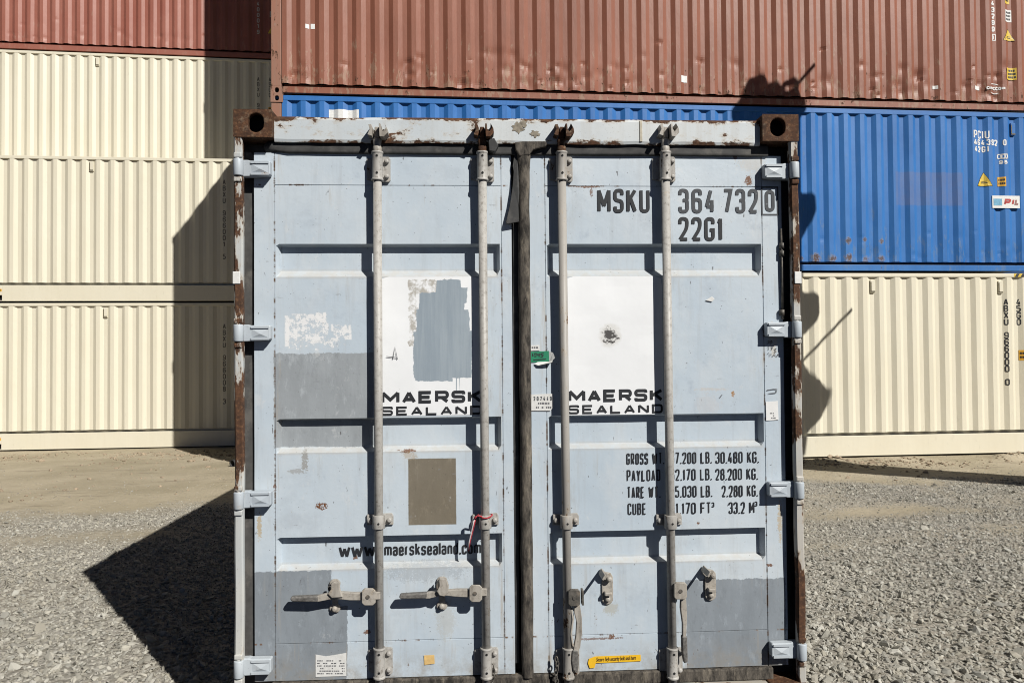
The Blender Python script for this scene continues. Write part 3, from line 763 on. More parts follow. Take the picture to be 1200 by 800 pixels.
#@@PART2
# ------------------------------------------------------------------ the grey-blue container in front
cont = empty('shipping_container', (0, 0, 0))
tag(cont, 'worn pale blue container whose closed doors face the camera, in front of the stacks', 'shipping container')
YD, REC = 0.06, 0.036
W2 = 1.219

def PX(x, y=400, Y=YD): return px(x, y, Y).x
def PZ(y, x=600, Y=YD): return px(x, y, Y).z

# ---- paints
def frame_extra(zlo, zhi, a, b):
    return lambda t: t.ramp(t.xyz()[2], zlo, zhi, a, b)
FRAME = worn_paint('frame_paint', (0.47, 0.51, 0.53), (0.55, 0.57, 0.56), 0.60, 7, kx=(1, 1, 0.6)).m
POST_A = worn_paint('post_paint_worn', (0.47, 0.50, 0.51), (0.56, 0.56, 0.53), 0.53, 9, kx=(1.3, 1, 0.42), extra=frame_extra(0.9, 1.05, -0.13, 0.035)).m
POST_B = worn_paint('post_paint_rusty', (0.49, 0.46, 0.41), (0.50, 0.50, 0.48), 0.53, 9, kx=(1.3, 1, 0.42), extra=frame_extra(0.1, 2.4, 0.05, 0.035)).m
ztop_h, zbot_h = PZ(137, 420, 0.03), PZ(167, 420, 0.03)
def header_extra(t):
    Z = t.xyz()[2]
    return t.m2('ADD', t.ramp(Z, ztop_h - 0.03, ztop_h, 0, 0.15), t.ramp(Z, zbot_h, zbot_h + 0.022, 0.12, 0))
HEADER = worn_paint('header_paint', (0.53, 0.58, 0.615), (0.62, 0.65, 0.655), 0.598, 6, kx=(0.9, 1, 1.6), extra=header_extra, dirtc=(0.42, 0.36, 0.28), dirt=0.35).m
SILL = worn_paint('sill_paint', (0.40, 0.36, 0.30), (0.46, 0.44, 0.40), 0.50, 12, kx=(0.6, 1, 2)).m
HINGE = worn_paint('hinge_paint', (0.42, 0.47, 0.52), (0.50, 0.545, 0.58), 0.70, 14).m
ROD = worn_paint('rod_paint', (0.38, 0.365, 0.34), (0.47, 0.455, 0.425), 0.665, 24, kx=(1, 1, 0.5), dirtc=(0.16, 0.14, 0.12), dirt=0.7, rust_q=1).m
def rod_gray_extra(t): return t.ramp(t.xyz()[2], 0.4, 1.2, 0.05, 0.0)
ROD_DIRTY = worn_paint('rod_paint_dirty', (0.33, 0.31, 0.28), (0.42, 0.40, 0.37), 0.64, 24, kx=(1, 1, 0.5), dirtc=(0.12, 0.11, 0.10), dirt=0.8, extra=rod_gray_extra).m
t = NT('rusted_steel', 0.85, 0.25); rcol = rust_color(t, 22); t.color(t.mix(t.ramp(t.noise(35, 6, 0.7, off=3), 0.54, 0.70, 0, 0.6), rcol, (0.31, 0.245, 0.17)))
t.bump(t.noise(45, 8, 0.7), 0.004, 0.8); RUST = t.m
HARD = worn_paint('hardware_paint', (0.36, 0.33, 0.285), (0.45, 0.42, 0.375), 0.66, 26, dirtc=(0.09, 0.075, 0.06), dirt=0.85, rust_q=1).m
GRIP = plain('worn_grip_metal', (0.21, 0.20, 0.185), 0.55, 0.5, 90, 0.3)
DARKMETAL = plain('dark_grimy_metal', (0.13, 0.12, 0.105), 0.6, 0.5, 50, 0.3, (0.28, 0.23, 0.18), 0.6)
RUBBER = plain('weathered_rubber', (0.075, 0.073, 0.07), 0.85, 0.4, 20, 0, (0.15, 0.14, 0.125), 0.6)
t = NT('perished_rubber', 0.9, 0.2)
c = t.mix(t.ramp(t.noise(16, 7, 0.72, k=(2.4, 2.4, 0.8)), 0.38, 0.62), (0.032, 0.029, 0.026), (0.15, 0.132, 0.11)); t.color(t.mix(t.ramp(t.noise(11, 7, 0.75, k=(2.5, 2.5, 0.6), off=7), 0.54, 0.66, 0, 0.8), c, (0.27, 0.235, 0.185)))
t.bump(t.noise(26, 7, 0.75, k=(3, 3, 0.7)), 0.006, 0.9); RUBBER_OLD = t.m
BLACKRUB = plain('black_rubber', (0.022, 0.022, 0.022), 0.7, 0.4, 25, 0, (0.09, 0.085, 0.08), 0.5)

# ---- corner castings, posts, header, sill
for sx in (-1, 1):
    for z0, z1 in ((2.473, 2.591), (0.0, 0.118)):
        xa, xb = (-W2, -W2 + 0.162) if sx < 0 else (W2 - 0.162, W2)
        mb = MB(); casting(mb, xa, xb, 0.0, 0.178, z0, z1, (xa + xb) / 2 + 0.012 * sx * (-1), (z0 + z1) / 2 + 0.002, 0.066, 0.079, 0.024)
        co = mb.build('corner_casting', RUST, cont, 0.007, 3)
        mb = MB(); mb.box(xa + 0.02, xb - 0.02, 0.07, 0.09, z0 + 0.012, z1 - 0.012); mb.build('casting_shade', BLACK, co)
        mb = MB()                                          # castings at the far end
        mb.box(xa, xb, 6.058 - 0.178, 6.058, z0, z1); mb.build('corner_casting', RUST, cont, 0.007)
    # front lip of the post, a little bent, with the return behind it
    mb = MB(); n = 60; zz = [0.118 + (2.473 - 0.118) * k / n for k in range(n + 1)]
    def wob(z): return 0.004 * mnoise.noise(Vector((z * 2.3, sx * 3, 0))) + (0.004 * math.exp(-((z - 0.55) / 0.16) ** 2) * (1 if sx > 0 else -0.4))
    prof = [(W2 - 0.037, 0.012), (W2 - 0.032, 0.004), (W2 - 0.008, 0.003), (W2 - 0.001, 0.010), (W2, 0.16), (W2 - 0.012, 0.16), (W2 - 0.012, 0.03), (W2 - 0.037, 0.03)]
    o = 0
    for z in zz:
        for pxx, pyy in prof: mb.v.append(((pxx + wob(z) * (1 if pyy < 0.05 else 0)) * sx, pyy + 0.5 * wob(z + 9) * (pyy < 0.05), z))
    m = len(prof)
    for j in range(n):
        for i in range(m): mb.f.append((j * m + i, j * m + (i + 1) % m, (j + 1) * m + (i + 1) % m, (j + 1) * m + i)); mb.smooth.append(False)
    post = mb.build('corner_post', POST_A if sx < 0 else POST_B, cont)
    mb = MB(); mb.box(min(sx * 1.06, sx * (W2 - 0.013)), max(sx * 1.06, sx * (W2 - 0.013)), 0.115, 0.14, 0.1181, 2.4729); mb.build('post_web', BLACKRUB if sx > 0 else DARKMETAL, post)  # back plate near-black, the shade of the door gap put into its colour
    mb = MB(); mb.box(min(sx * (W2 - 0.16), sx * W2), max(sx * (W2 - 0.16), sx * W2), 5.92, 6.05, 0.118, 2.473); mb.build('corner_post', FRAME, cont)
    # reflective tab on the post
    zc = PZ(325, 277 if sx < 0 else 935, 0.0)
    mb = MB(); mb.box(min(sx * (W2 - 0.028), sx * (W2 + 0.0025)), max(sx * (W2 - 0.028), sx * (W2 + 0.0025)), -0.001, 0.03, zc - 0.027, zc + 0.025); mb.build('white_tab', WHITE, post, 0.002)

mb = MB(); n = 80
for i in range(n + 1):
    x = -1.0568 + 2.1136 * i / n; sag = -0.004 * math.exp(-((x + 0.75) / 0.1) ** 2) + 0.003 * mnoise.noise(Vector((x * 4, 0, 1)))
    s2 = 0.004 * mnoise.noise(Vector((x * 9, 5, 1)))
    for yy, z in ((0.034, zbot_h + s2), (0.03, zbot_h + 0.012 + s2), (0.030, ztop_h - 0.012 + sag), (0.036, ztop_h + sag), (0.16, ztop_h + sag), (0.16, zbot_h)): mb.v.append((x, yy, z))
for i in range(n):
    for k in range(6): mb.f.append((i * 6 + k, i * 6 + (k + 1) % 6, i * 6 + 6 + (k + 1) % 6, i * 6 + 6 + k)); mb.smooth.append(False)
mb.f += [tuple(range(6)), tuple(range(n * 6 + 5, n * 6 - 1, -1))]; mb.smooth += [False, False]
header = mb.build('header', HEADER, cont)
mb = MB(); xw = PX(751, 150, 0.03); mb.box(xw - 0.006, xw + 0.006, 0.027, 0.031, zbot_h + 0.012, ztop_h - 0.006); mb.build('weld_strip', plain('yellowed_paint', (0.52, 0.47, 0.36), 0.6), header, 0.001)
# flaked paint patch on the header
def splat(xc, yc, w_, h_, Yp, n=26, seed=0, rough=0.5):
    r_ = random.Random(seed); c_ = px(xc, yc, Yp); out = []
    for k in range(n):
        a = 2 * math.pi * k / n; q_ = 1 - rough * r_.random(); out.append((c_.x + w_ * q_ * math.cos(a), c_.z + h_ * q_ * math.sin(a)))
    return out
PRIMER = plain('bare_primer', (0.27, 0.235, 0.18), 0.8, 0.4, 60)
mb = MB()
for k, (a_, b_, c_, d_) in enumerate(((607, 150, 0.034, 0.034), (627, 157, 0.026, 0.018), (614, 145, 0.018, 0.02))): mb.prism(splat(a_, b_, c_, d_, 0.03, seed=k), 0.0285 - 0.0003 * k, 0.031)
mb.build('flaked_patch', PRIMER, header)

zdoor_t, zdoor_b = PZ(180, 450), PZ(793.5, 450)
# seal strips: top, both sides, bottom
TOPSEAL = plain('dark_weathered_rubber', (0.05, 0.049, 0.048), 0.85, 0.45, 24, 0, (0.115, 0.108, 0.098), 0.6)
mb = MB(); mb.tube([(-1.10, 0.075, zdoor_t + 0.022), (-1.06, 0.062, zdoor_t + 0.026), (-1.0, 0.052, (zdoor_t + zbot_h) / 2), (-0.5, 0.050, (zdoor_t + zbot_h) / 2), (0.0, 0.051, (zdoor_t + zbot_h) / 2 - 0.002), (0.6, 0.052, (zdoor_t + zbot_h) / 2), (1.1, 0.054, (zdoor_t + zbot_h) / 2)], (zbot_h - zdoor_t) / 2 + 0.004, 12)
mb.v = [(x, max(y, 0.046), z) for x, y, z in mb.v]; mb.build('seal_strip', TOPSEAL, cont)
mb = MB(); mb.box(-1.1, 1.1, 0.07, 0.1, zdoor_t - 0.05, zbot_h + 0.02); mb.build('header_back', BLACKRUB, header)  # black backing paints the shade in the gap above the doors
xa, xb = PX(283.5, 450, 0.075), PX(299, 450, 0.075)
mb = MB(); mb.prism([(xa - 0.01, zdoor_b - 0.02), (xb, zdoor_b - 0.02), (xb, zdoor_t - 0.01), (xb - 0.02, zdoor_t + 0.012), (xa + 0.01, zdoor_t + 0.012), (xa - 0.01, zdoor_t - 0.01)], 0.078, 0.094); mb.build('seal_strip', RUBBER, cont, 0.005)
xa, xb = PX(917, 450, 0.075), PX(933, 450, 0.075)
mb = MB(); mb.box(xa, xb + 0.012, 0.088, 0.10, zdoor_b - 0.02, zdoor_t + 0.01); mb.build('seal_strip', BLACKRUB, cont)  # darker rubber than the other side, with the post's shade in its colour
zs = PZ(796, 800, 0.06)
mb = MB(); mb.box(-1.08, 1.09, 0.045, 0.085, zs - 0.006, zdoor_b - 0.004); mb.build('seal_strip', RUBBER_OLD, cont, 0.006)
mb = MB(); mb.box(-1.056, 1.056, 0.02, 0.16, 0.0, zs - 0.008); mb.build('sill', SILL, cont, 0.006)

# ---- body behind the doors
def side_mesh(x, name):
    mb = MB(); yy = []; y = 0.17
    while y < 5.9: yy += [(y, 0), (y + 0.07, 0), (y + 0.138, 1), (y + 0.208, 1)]; y += 0.276
    yy = [q for q in yy if q[0] < 5.9]; o = len(yy)
    for z in (0.16, 2.53):
        for y, k in yy: mb.v.append((x - math.copysign(0.036 * k, x), y, z))
    for i in range(o - 1): mb.f.append((i, i + 1, o + i + 1, o + i)); mb.smooth.append(False)
    so_ = mb.build(name, FRAME, cont)
    for z0, z1, nm in ((0.012, 0.16, 'bottom_rail'), (2.53, 2.585, 'top_rail')):
        mb = MB(); mb.box(min(x, x - math.copysign(0.06, x)), max(x, x - math.copysign(0.06, x)), 0.18, 5.88, z0, z1); mb.build(nm, FRAME, cont)
side_mesh(-W2 + 0.002, 'side_panel'); side_mesh(W2 - 0.002, 'side_panel')
mb = MB(); mb.box(-1.2, 1.2, 0.16, 6.0, 2.55, 2.578); mb.build('roof', FRAME, cont)
mb = MB(); mb.box(-1.16, 1.16, 0.12, 6.0, 0.11, 0.15); mb.build('floor', DARK, cont)
mb = MB(); mb.box(-1.15, 1.15, 6.0, 6.04, 0.05, 2.55); mb.build('rear_wall', FRAME, cont)
for y in (0.25, 2.2, 4.0, 5.8):
    mb = MB(); mb.box(-1.3, 1.3, y - 0.11, y + 0.11, GZ - 0.02, -0.001); bo = mb.build('timber_bearer', plain('old_timber', (0.16, 0.12, 0.08), 0.9, 0.4, 20) if 'old_timber' not in bpy.data.materials else bpy.data.materials['old_timber'], None, 0.01)
    tag(bo, 'old timber bearer on the gravel beneath the pale blue container', 'timber bearer', 'timber bearers under the pale blue container')

# ---- doors: pressed sheet with three recessed bands
BANDS = []
for a_, b_, c_, d_ in ((285.8, 296, 317.5, 324.3), (490, 499.3, 523.2, 529.8), (628.3, 637, 659.3, 666.8)):
    BANDS.append((PZ(a_, 400), PZ(a_, 400) - 0.009, PZ(c_, 400, YD + REC), PZ(d_, 400)))
def mm(zz): return (max(zz), min(zz))
LX = (PX(298), PX(600.5)); RX = (PX(621), PX(918))
LREC = (PX(323.5, 400), PX(586.5, 400)); RREC = (PX(641.5), PX(893.5))
SEAM_Z = (PZ(217, 400), PZ(752, 400))
def profile(rec):
    def f(x, z):
        y = 0.0
        if rec[0] < x < rec[1]:
            for a_, b_, c_, d_ in BANDS:
                if d_ < z < a_:
                    if z > b_: y = (a_ - z) / (a_ - b_)
                    elif z > c_: y = 1.0
                    else: y = (z - d_) / (c_ - d_)
            e = 0.014; y *= min(1, (x - rec[0]) / e, (rec[1] - x) / e)
        return YD + REC * y
    return f
LP0, RP0 = profile(LREC), profile(RREC)
def sheet_wave(x, z, seed): return 0.0028 * mnoise.noise(Vector((x * 2.6 + seed, z * 2.2, seed))) + 0.0012 * mnoise.noise(Vector((x * 9 + seed, z * 7, seed)))
def LP(x, z): return LP0(x, z) + sheet_wave(x, z, 1.0)
def RP(x, z): return RP0(x, z) + sheet_wave(x, z, 7.0)

def make_leaf(X, rec, prof, seams, mat, seed):
    def br(lo, hi, marks, step):
        s_ = {lo, hi}
        for m_ in marks: s_.add(m_)
        n_ = int((hi - lo) / step)
        for k in range(1, n_):
            v_ = lo + (hi - lo) * k / n_
            if min(abs(v_ - m_) for m_ in s_) > step * 0.3: s_.add(v_)
        return sorted(s_)
    g = 0.0018; xm = [rec[0], rec[0] + 0.014, rec[1] - 0.014, rec[1]]
    for s_ in seams: xm += [s_ - g, s_, s_ + g]
    zm = [v for b in BANDS for v in b]
    for s_ in SEAM_Z: zm += [s_ - g, s_, s_ + g]
    xs, zs_ = br(X[0], X[1], xm, 0.05), br(zdoor_b, zdoor_t, zm, 0.05); mb = MB(); nx_ = len(xs)
    for z in zs_:
        for x in xs:
            y = prof(x, z)
            if any(abs(z - s_) < 1e-6 for s_ in SEAM_Z) and seams[0] < x < seams[1]: y += 0.004
            if any(abs(x - s_) < 1e-6 for s_ in seams): y += 0.004
            mb.v.append((x, y, z))
    for j in range(len(zs_) - 1):
        for i in range(nx_ - 1): a_ = j * nx_ + i; mb.f.append((a_, a_ + 1, a_ + nx_ + 1, a_ + nx_)); mb.smooth.append(False)
    # edges back to the frame
    rim = [i for i in range(nx_)] + [j * nx_ + nx_ - 1 for j in range(1, len(zs_))] + [(len(zs_) - 1) * nx_ + i for i in range(nx_ - 2, -1, -1)] + [j * nx_ for j in range(len(zs_) - 2, 0, -1)]
    o = len(mb.v)
    for i in rim: v_ = mb.v[i]; mb.v.append((v_[0], 0.112, v_[2]))
    for k in range(len(rim)): k2 = (k + 1) % len(rim); mb.f.append((rim[k2], rim[k], o + k, o + k2)); mb.smooth.append(False)
    return mb.build('door', mat, cont, fix=False)


def door_paint(name, patches, blobs, seed, rec, seams, rods_, scrapes=()):
    """pale blue paint; patches = (x0, x1, z0, z1, colour, edge roughness); blobs = (x, z, rx, rz, colour, strength)"""
    t = NT(name, 0.42, 0.4)
    c = t.mix(t.ramp(t.noise(1.6, 5, 0.6, off=seed), 0.32, 0.68), (0.475, 0.556, 0.632), (0.57, 0.632, 0.682))
    c = t.mix(t.ramp(t.noise(4.5, 7, 0.7, k=(1.6, 1.6, 0.8), off=seed + 2), 0.50, 0.72, 0, 0.42), c, (0.63, 0.66, 0.675))
    c = t.mix(t.ramp(t.noise(6, 6, 0.7, k=(4, 4, 0.3), off=seed + 4), 0.53, 0.78, 0, 0.36), c, (0.35, 0.36, 0.37))
    c = t.mix(t.ramp(t.noise(9, 6, 0.7, k=(1, 1, 0.8), off=seed + 15), 0.60, 0.72, 0, 0.35), c, (0.30, 0.35, 0.43))
    X, _, Z = t.xyz()
    lowg = t.ramp(Z, 0.15, 0.75, 0.06, 0)
    for col, th, sc, o_ in (((0.62, 0.63, 0.63), 0.70, 30, 6),):
        c = t.mix(t.ramp(t.m2('ADD', t.noise(sc, 7, 0.75, off=seed + o_), lowg), th, th + 0.03, 0, 0.6), c, col)
    rn_ = t.noise(28, 5, 0.6, off=31)
    bands = t.box(-2, 2, 0, 0.01)
    # the ledges keep pale dust
    for b in BANDS:
        led = t.m2('MULTIPLY', t.box(rec[0] + 0.006, rec[1] - 0.006, b[3] - 0.03, b[2] + 0.03, 0.006), t.m2('MULTIPLY', t.ramp(Z, b[3] - 0.012, b[3], 0, 1), t.ramp(Z, b[2] - 0.004, b[2] + 0.012, 1, 0)))
        c = t.mix(t.m2('MULTIPLY', led, t.ramp(rn_, 0.3, 0.6, 0.2, 0.6)), c, (0.50, 0.465, 0.41))
    pn = t.m2('ADD', t.m2('MULTIPLY', t.noise(42, 6, 0.75, k=(1, 1, 0.7), off=41), 0.55), t.m2('MULTIPLY', t.noise(8, 4, 0.6, off=43), 0.45))
    for x0, x1, z0, z1, col, amp in patches:
        m_ = t.box(x0, x1, z0, z1, 0.0015, pn, amp)
        pc = t.mix(t.ramp(t.noise(7, 6, 0.7, k=(2.2, 2.2, 0.5), off=12), 0.35, 0.7), tuple(v * 0.93 for v in col), tuple(min(1, v * 1.1) for v in col))
        pc = t.mix(t.ramp(t.noise(30, 6, 0.75, k=(1, 1, 0.4), off=71), 0.56, 0.68, 0, 0.55), pc, tuple(v * 1.5 for v in col)); pc = t.mix(t.ramp(t.noise(20, 6, 0.75, k=(1.4, 1, 0.6), off=73), 0.55, 0.70, 0, 0.5), pc, tuple(v * 0.66 for v in col))
        c = t.mix(m_, c, pc)
    for sx_ in seams:
        sm = t.m2('MULTIPLY', t.box(sx_ - 0.0035, sx_ + 0.0035, -1, 4, 0.002), t.ramp(t.noise(13, 6, 0.75, k=(0.2, 1, 1.2), off=seed + 81), 0.50, 0.58)); c = t.mix(sm, c, (0.14, 0.085, 0.05))
        run = t.m2('MULTIPLY', t.box(sx_ - 0.03, sx_ + 0.03, -1, 4, 0.02), t.ramp(t.noise(7, 6, 0.7, k=(5, 1, 0.35), off=seed + 83), 0.56, 0.72, 0, 0.6)); c = t.mix(run, c, (0.42, 0.36, 0.28))
    for sz_ in SEAM_Z:
        sm = t.m2('MULTIPLY', t.box(-2, 2, sz_ - 0.0035, sz_ + 0.0035, 0.002), t.ramp(t.noise(13, 6, 0.75, k=(1.2, 1, 0.2), off=seed + 85), 0.54, 0.60)); c = t.mix(sm, c, (0.16, 0.09, 0.05))
        run = t.m2('MULTIPLY', t.box(-2, 2, sz_ - 0.09, sz_, 0.02), t.ramp(t.noise(9, 6, 0.7, k=(5, 1, 0.25), off=seed + 87), 0.60, 0.74, 0, 0.5)); c = t.mix(run, c, (0.40, 0.34, 0.26))
    for b in BANDS:
        run = t.m2('MULTIPLY', t.box(-2, 2, b[3] - 0.11, b[3], 0.03), t.ramp(t.noise(9, 6, 0.7, k=(4, 1, 0.25), off=seed + 89), 0.56, 0.74, 0, 0.45)); c = t.mix(run, c, (0.40, 0.38, 0.34))
    grime = t.m2('MULTIPLY', t.ramp(Z, zdoor_b, zdoor_b + 0.14, 1, 0), t.ramp(t.noise(12, 7, 0.75, off=seed + 91), 0.40, 0.66, 0, 0.8)); c = t.mix(grime, c, (0.30, 0.265, 0.215))
    for i_ in rods_:
        gx0 = px(RODX[i_][0], 200, YD).x; gx1 = px(RODX[i_][1], 775, YD).x; gx = (gx0 + gx1) / 2
        gm = t.m2('MULTIPLY', t.box(gx - 0.05, gx + 0.06, 0, 3, 0.04), t.ramp(t.noise(11, 7, 0.75, k=(2, 1, 0.5), off=seed + 93), 0.50, 0.72, 0, 0.55)); c = t.mix(gm, c, (0.36, 0.35, 0.33))
    c = t.mix(t.ramp(t.noise(3.4, 7, 0.72, k=(1, 1, 1.2), off=seed + 95), 0.56, 0.70, 0, 0.32), c, (0.33, 0.37, 0.42))
    c = t.mix(t.ramp(t.noise(7.5, 8, 0.8, k=(1, 1, 0.7), off=seed + 111), 0.60, 0.66, 0, 0.35), c, (0.66, 0.67, 0.67))
    c = t.mix(t.ramp(t.noise(48, 6, 0.8, k=(1, 1, 0.5), off=seed + 113), 0.66, 0.70, 0, 0.6), c, (0.40, 0.36, 0.31))
    for x0, x1, z0, z1, thr_ in scrapes:
        sc_ = t.m2('ADD', t.m2('MULTIPLY', t.noise(26, 6, 0.8, k=(1, 1, 1.3), off=101), 0.7), t.m2('MULTIPLY', t.noise(90, 4, 0.7, k=(1, 1, 0.6), off=103), 0.3))
        c = t.mix(t.m2('MULTIPLY', t.box(x0, x1, z0, z1, 0.003, pn, 0.02), t.ramp(sc_, thr_ - 0.04, thr_ - 0.02, 0, 0.35)), c, (0.55, 0.56, 0.57))
        c = t.mix(t.m2('MULTIPLY', t.box(x0, x1, z0, z1, 0.002, pn, 0.02), t.ramp(sc_, thr_, thr_ + 0.012, 0, 0.9)), c, (0.82, 0.82, 0.82))
    # scratches and specks
    sn = t.noise(60, 3, 0.5, k=(1, 1, 0.35), off=seed + 21); c = t.mix(t.ramp(sn, 0.735, 0.765, 0, 0.8), c, (0.085, 0.08, 0.08))
    sn = t.noise(110, 2, 0.5, off=seed + 52); c = t.mix(t.ramp(sn, 0.74, 0.76, 0, 0.8), c, (0.07, 0.06, 0.055))
    sn = t.noise(24, 4, 0.6, k=(0.5, 1, 2.2), off=seed + 61); c = t.mix(t.ramp(sn, 0.70, 0.72, 0, 0.45), c, (0.24, 0.25, 0.27))
    sn = t.noise(13, 8, 0.8, k=(2.2, 1, 0.9), off=seed + 25); rr = t.m2('ADD', sn, lowg)
    c = t.mix(t.ramp(rr, 0.685, 0.70, 0, 0.5), c, (0.42, 0.31, 0.19)); c = t.mix(t.ramp(rr, 0.70, 0.715), c, rust_color(t, 30))
    bn = t.m2('ADD', t.m2('MULTIPLY', t.noise(55, 6, 0.75, off=33), 0.5), t.m2('MULTIPLY', t.noise(150, 4, 0.7, off=35), 0.5))
    for x, z, rx_, rz2, col, st in blobs:
        dx = t.m2('DIVIDE', t.m2('SUBTRACT', X, x), rx_); dz = t.m2('DIVIDE', t.m2('SUBTRACT', Z, z), rz2)
        d2 = t.m2('ADD', t.m2('MULTIPLY', dx, dx), t.m2('MULTIPLY', dz, dz)); v_ = t.m2('ADD', d2, t.m2('MULTIPLY', t.m2('SUBTRACT', bn, 0.5), 9.0))
        c = t.mix(t.ramp(v_, 0.55, 0.95, st, 0), c, col)
    t.color(c); t.rough(t.ramp(t.noise(5, 5, 0.6, off=3), 0.3, 0.7, 0.34, 0.6))
    t.bump(t.noise(3.2, 4, 0.55, off=seed), 0.012, 0.35); t.bump(t.noise(70, 5), 0.0008, 0.4)
    return t.m


def bx4(x0, x1, y0, y1, col, amp, Y=YD):
    """patch from pixel bounds"""
    xm, ym = (x0 + x1) / 2, (y0 + y1) / 2
    return (px(x0, ym, Y).x, px(x1, ym, Y).x, px(xm, y1, Y).z, px(xm, y0, Y).z, col, amp)
def bl(x, y, rx_, ry_, col, st, Y=YD): q_ = px(x, y, Y); return (q_.x, q_.z, rx_ / 272, ry_ / 272, col, st)
RODX = [(442.2, 444.6), (565.2, 570.0), (658.2, 666.0), (779.8, 788.2)]
GREY = (0.245, 0.275, 0.305); BROWN = (0.19, 0.165, 0.125); RS = (0.16, 0.065, 0.025); SM = (0.30, 0.29, 0.27); WHT = (0.80, 0.81, 0.82)
LPAINT = door_paint('door_paint_patched', [
    bx4(321, 438, 413.5, 524.5, (0.315, 0.34, 0.36), 0.045), bx4(297, 388, 669, 720, GREY, 0.042), bx4(297, 407, 712, 800, GREY, 0.048),
    bx4(478.5, 534.5, 537, 614.5, BROWN, 0.006)],
    [bl(357, 540, 4, 15, SM, 0.8), bl(347, 552, 10, 3, SM, 0.6), bl(377, 593, 7, 4, RS, 1), bl(477, 528.5, 10, 2.2, RS, 0.9), bl(480, 534, 9, 5, (0.42, 0.32, 0.20), 0.5),
     
     bl(415, 656, 3, 3, RS, 0.9), bl(571, 683, 3, 5, RS, 0.8), bl(430, 740, 4, 3, RS, 0.9), bl(322, 571, 2, 5, RS, 0.8), bl(304, 617, 3, 14, (0.45, 0.33, 0.16), 0.7),
     bl(500, 670, 50, 12, (0.33, 0.365, 0.40), 0.5), bl(522, 725, 12, 26, (0.46, 0.47, 0.45), 0.5)], 0.0, LREC, (PX(322), PX(588.5)), (0, 1), [bx4(336, 385, 368, 402, (0, 0, 0), 0)[:4] + (0.50,), bx4(334, 339, 370, 406, (0, 0, 0), 0)[:4] + (0.44,), bx4(388, 412, 380, 398, (0, 0, 0), 0)[:4] + (0.50,), bx4(338, 405, 398, 410, (0, 0, 0), 0)[:4] + (0.545,), bx4(370, 382, 366, 376, (0, 0, 0), 0)[:4] + (0.47,)])
RPAINT = door_paint('door_paint_scratched', [bx4(804, 921, 678, 800, GREY, 0.048)],
    [bl(877, 212, 5, 6, RS, 1), bl(862, 184, 3, 3, RS, 0.8), bl(856, 484, 2, 9, RS, 0.0), bl(859, 461, 2, 4, (0.36, 0.17, 0.03), 0.9), bl(690, 219, 14, 1.6, RS, 0.9), bl(693, 226, 2, 6, RS, 0.8),
     bl(717, 745, 4, 3, RS, 0.9), bl(700, 748, 30, 1.5, RS, 0.7), bl(902, 662, 4, 2, RS, 0.9), bl(834, 456, 22, 2, (0.55, 0.50, 0.45), 0.5), bl(830, 474, 16, 14, (0.52, 0.53, 0.55), 0.5),
     bl(716, 712, 9, 9, (0.42, 0.40, 0.33), 0.6), bl(818, 613, 2, 2, RS, 0.9), bl(914, 610, 3, 25, (0.50, 0.36, 0.17), 0.6), bl(906, 397, 6, 22, (0.58, 0.52, 0.42), 0.6), bl(880, 190, 18, 14, (0.55, 0.52, 0.47), 0.5)], 5.0, RREC, (PX(640), PX(895)), (2, 3))
doorL = make_leaf(LX, LREC, LP, (PX(322), PX(588.5)), LPAINT, 1.0)
doorR = make_leaf(RX, RREC, RP, (PX(640), PX(895)), RPAINT, 7.0)

# ---- centre seal, black plate painting the gap's shade behind it, torn flap
mb = MB(); mb.box(LX[1] + 0.002, RX[0] + 0.02, 0.105, 0.115, zdoor_b, zdoor_t); mb.build('seal_back', BLACK, doorR)
mb = MB(); pts = []
xg = (PX(608.5, 400, 0.04) + PX(622.5, 400, 0.04)) / 2; rg = (PX(622.5) - PX(608.5)) / 2; n = 70; m = 10
for j in range(n + 1):
    z = zdoor_b - 0.01 + (zdoor_t + 0.02 - zdoor_b + 0.01) * j / n
    wv = 0.003 * mnoise.noise(Vector((z * 5, 1, 0))); wr = 1 + 0.10 * mnoise.noise(Vector((z * 8, 4, 0))) + 0.25 * math.exp(-((z - zdoor_t) / 0.05) ** 2)
    tw = (j / n - 0.5) * (PX(608.5, 170) - PX(610, 780)) * 0
    for k in range(m):
        a = math.pi * k / (m - 1); mb.v.append((xg + wv + rg * wr * math.cos(a), 0.060 - 0.030 * math.sin(a) ** 0.7 * wr, z))
for j in range(n):
    for k in range(m - 1): mb.f.append((j * m + k, j * m + k + 1, (j + 1) * m + k + 1, (j + 1) * m + k)); mb.smooth.append(True)
mb.build('seal_strip', RUBBER_OLD, doorR)
mb = MB(); mb.prism([(PX(600.5, 700, 0.075), PZ(776, 605, 0.075)), (PX(607.5, 700, 0.075), PZ(776, 605, 0.075)), (PX(607.5, 300, 0.075), PZ(255, 605, 0.075)), (PX(601.5, 300, 0.075), PZ(255, 605, 0.075))], 0.072, 0.08); mb.build('inner_seal', BLACKRUB, doorR)
fl = [(605, 164), (612, 169), (611, 200), (607.5, 240), (608, 257), (608, 260), (594.5, 262.5), (593, 261), (598, 238), (600.8, 218), (602, 200), (601, 194), (603.5, 176)]
mb = MB(); mb.prism([(px(a_, b_, 0.035).x, px(a_, b_, 0.035).z) for a_, b_ in fl], 0.030, 0.036)
mb.v = [(x, y + 0.012 - (0.012 * max(0, (PZ(200, 600, 0.035) - z) / 0.25) ** 1.5), z) for x, y, z in mb.v]; mb.build('torn_seal_flap', BLACKRUB, doorR, 0.001)
mb = MB(); mb.prism([(px(a_, b_, 0.03).x, px(a_, b_, 0.03).z) for a_, b_ in ((603, 167), (612, 166), (640, 166), (641, 172), (625, 176), (620, 182), (609, 184), (604, 176))], 0.022, 0.05); mb.build('seal_corner', RUBBER_OLD, doorR, 0.006)
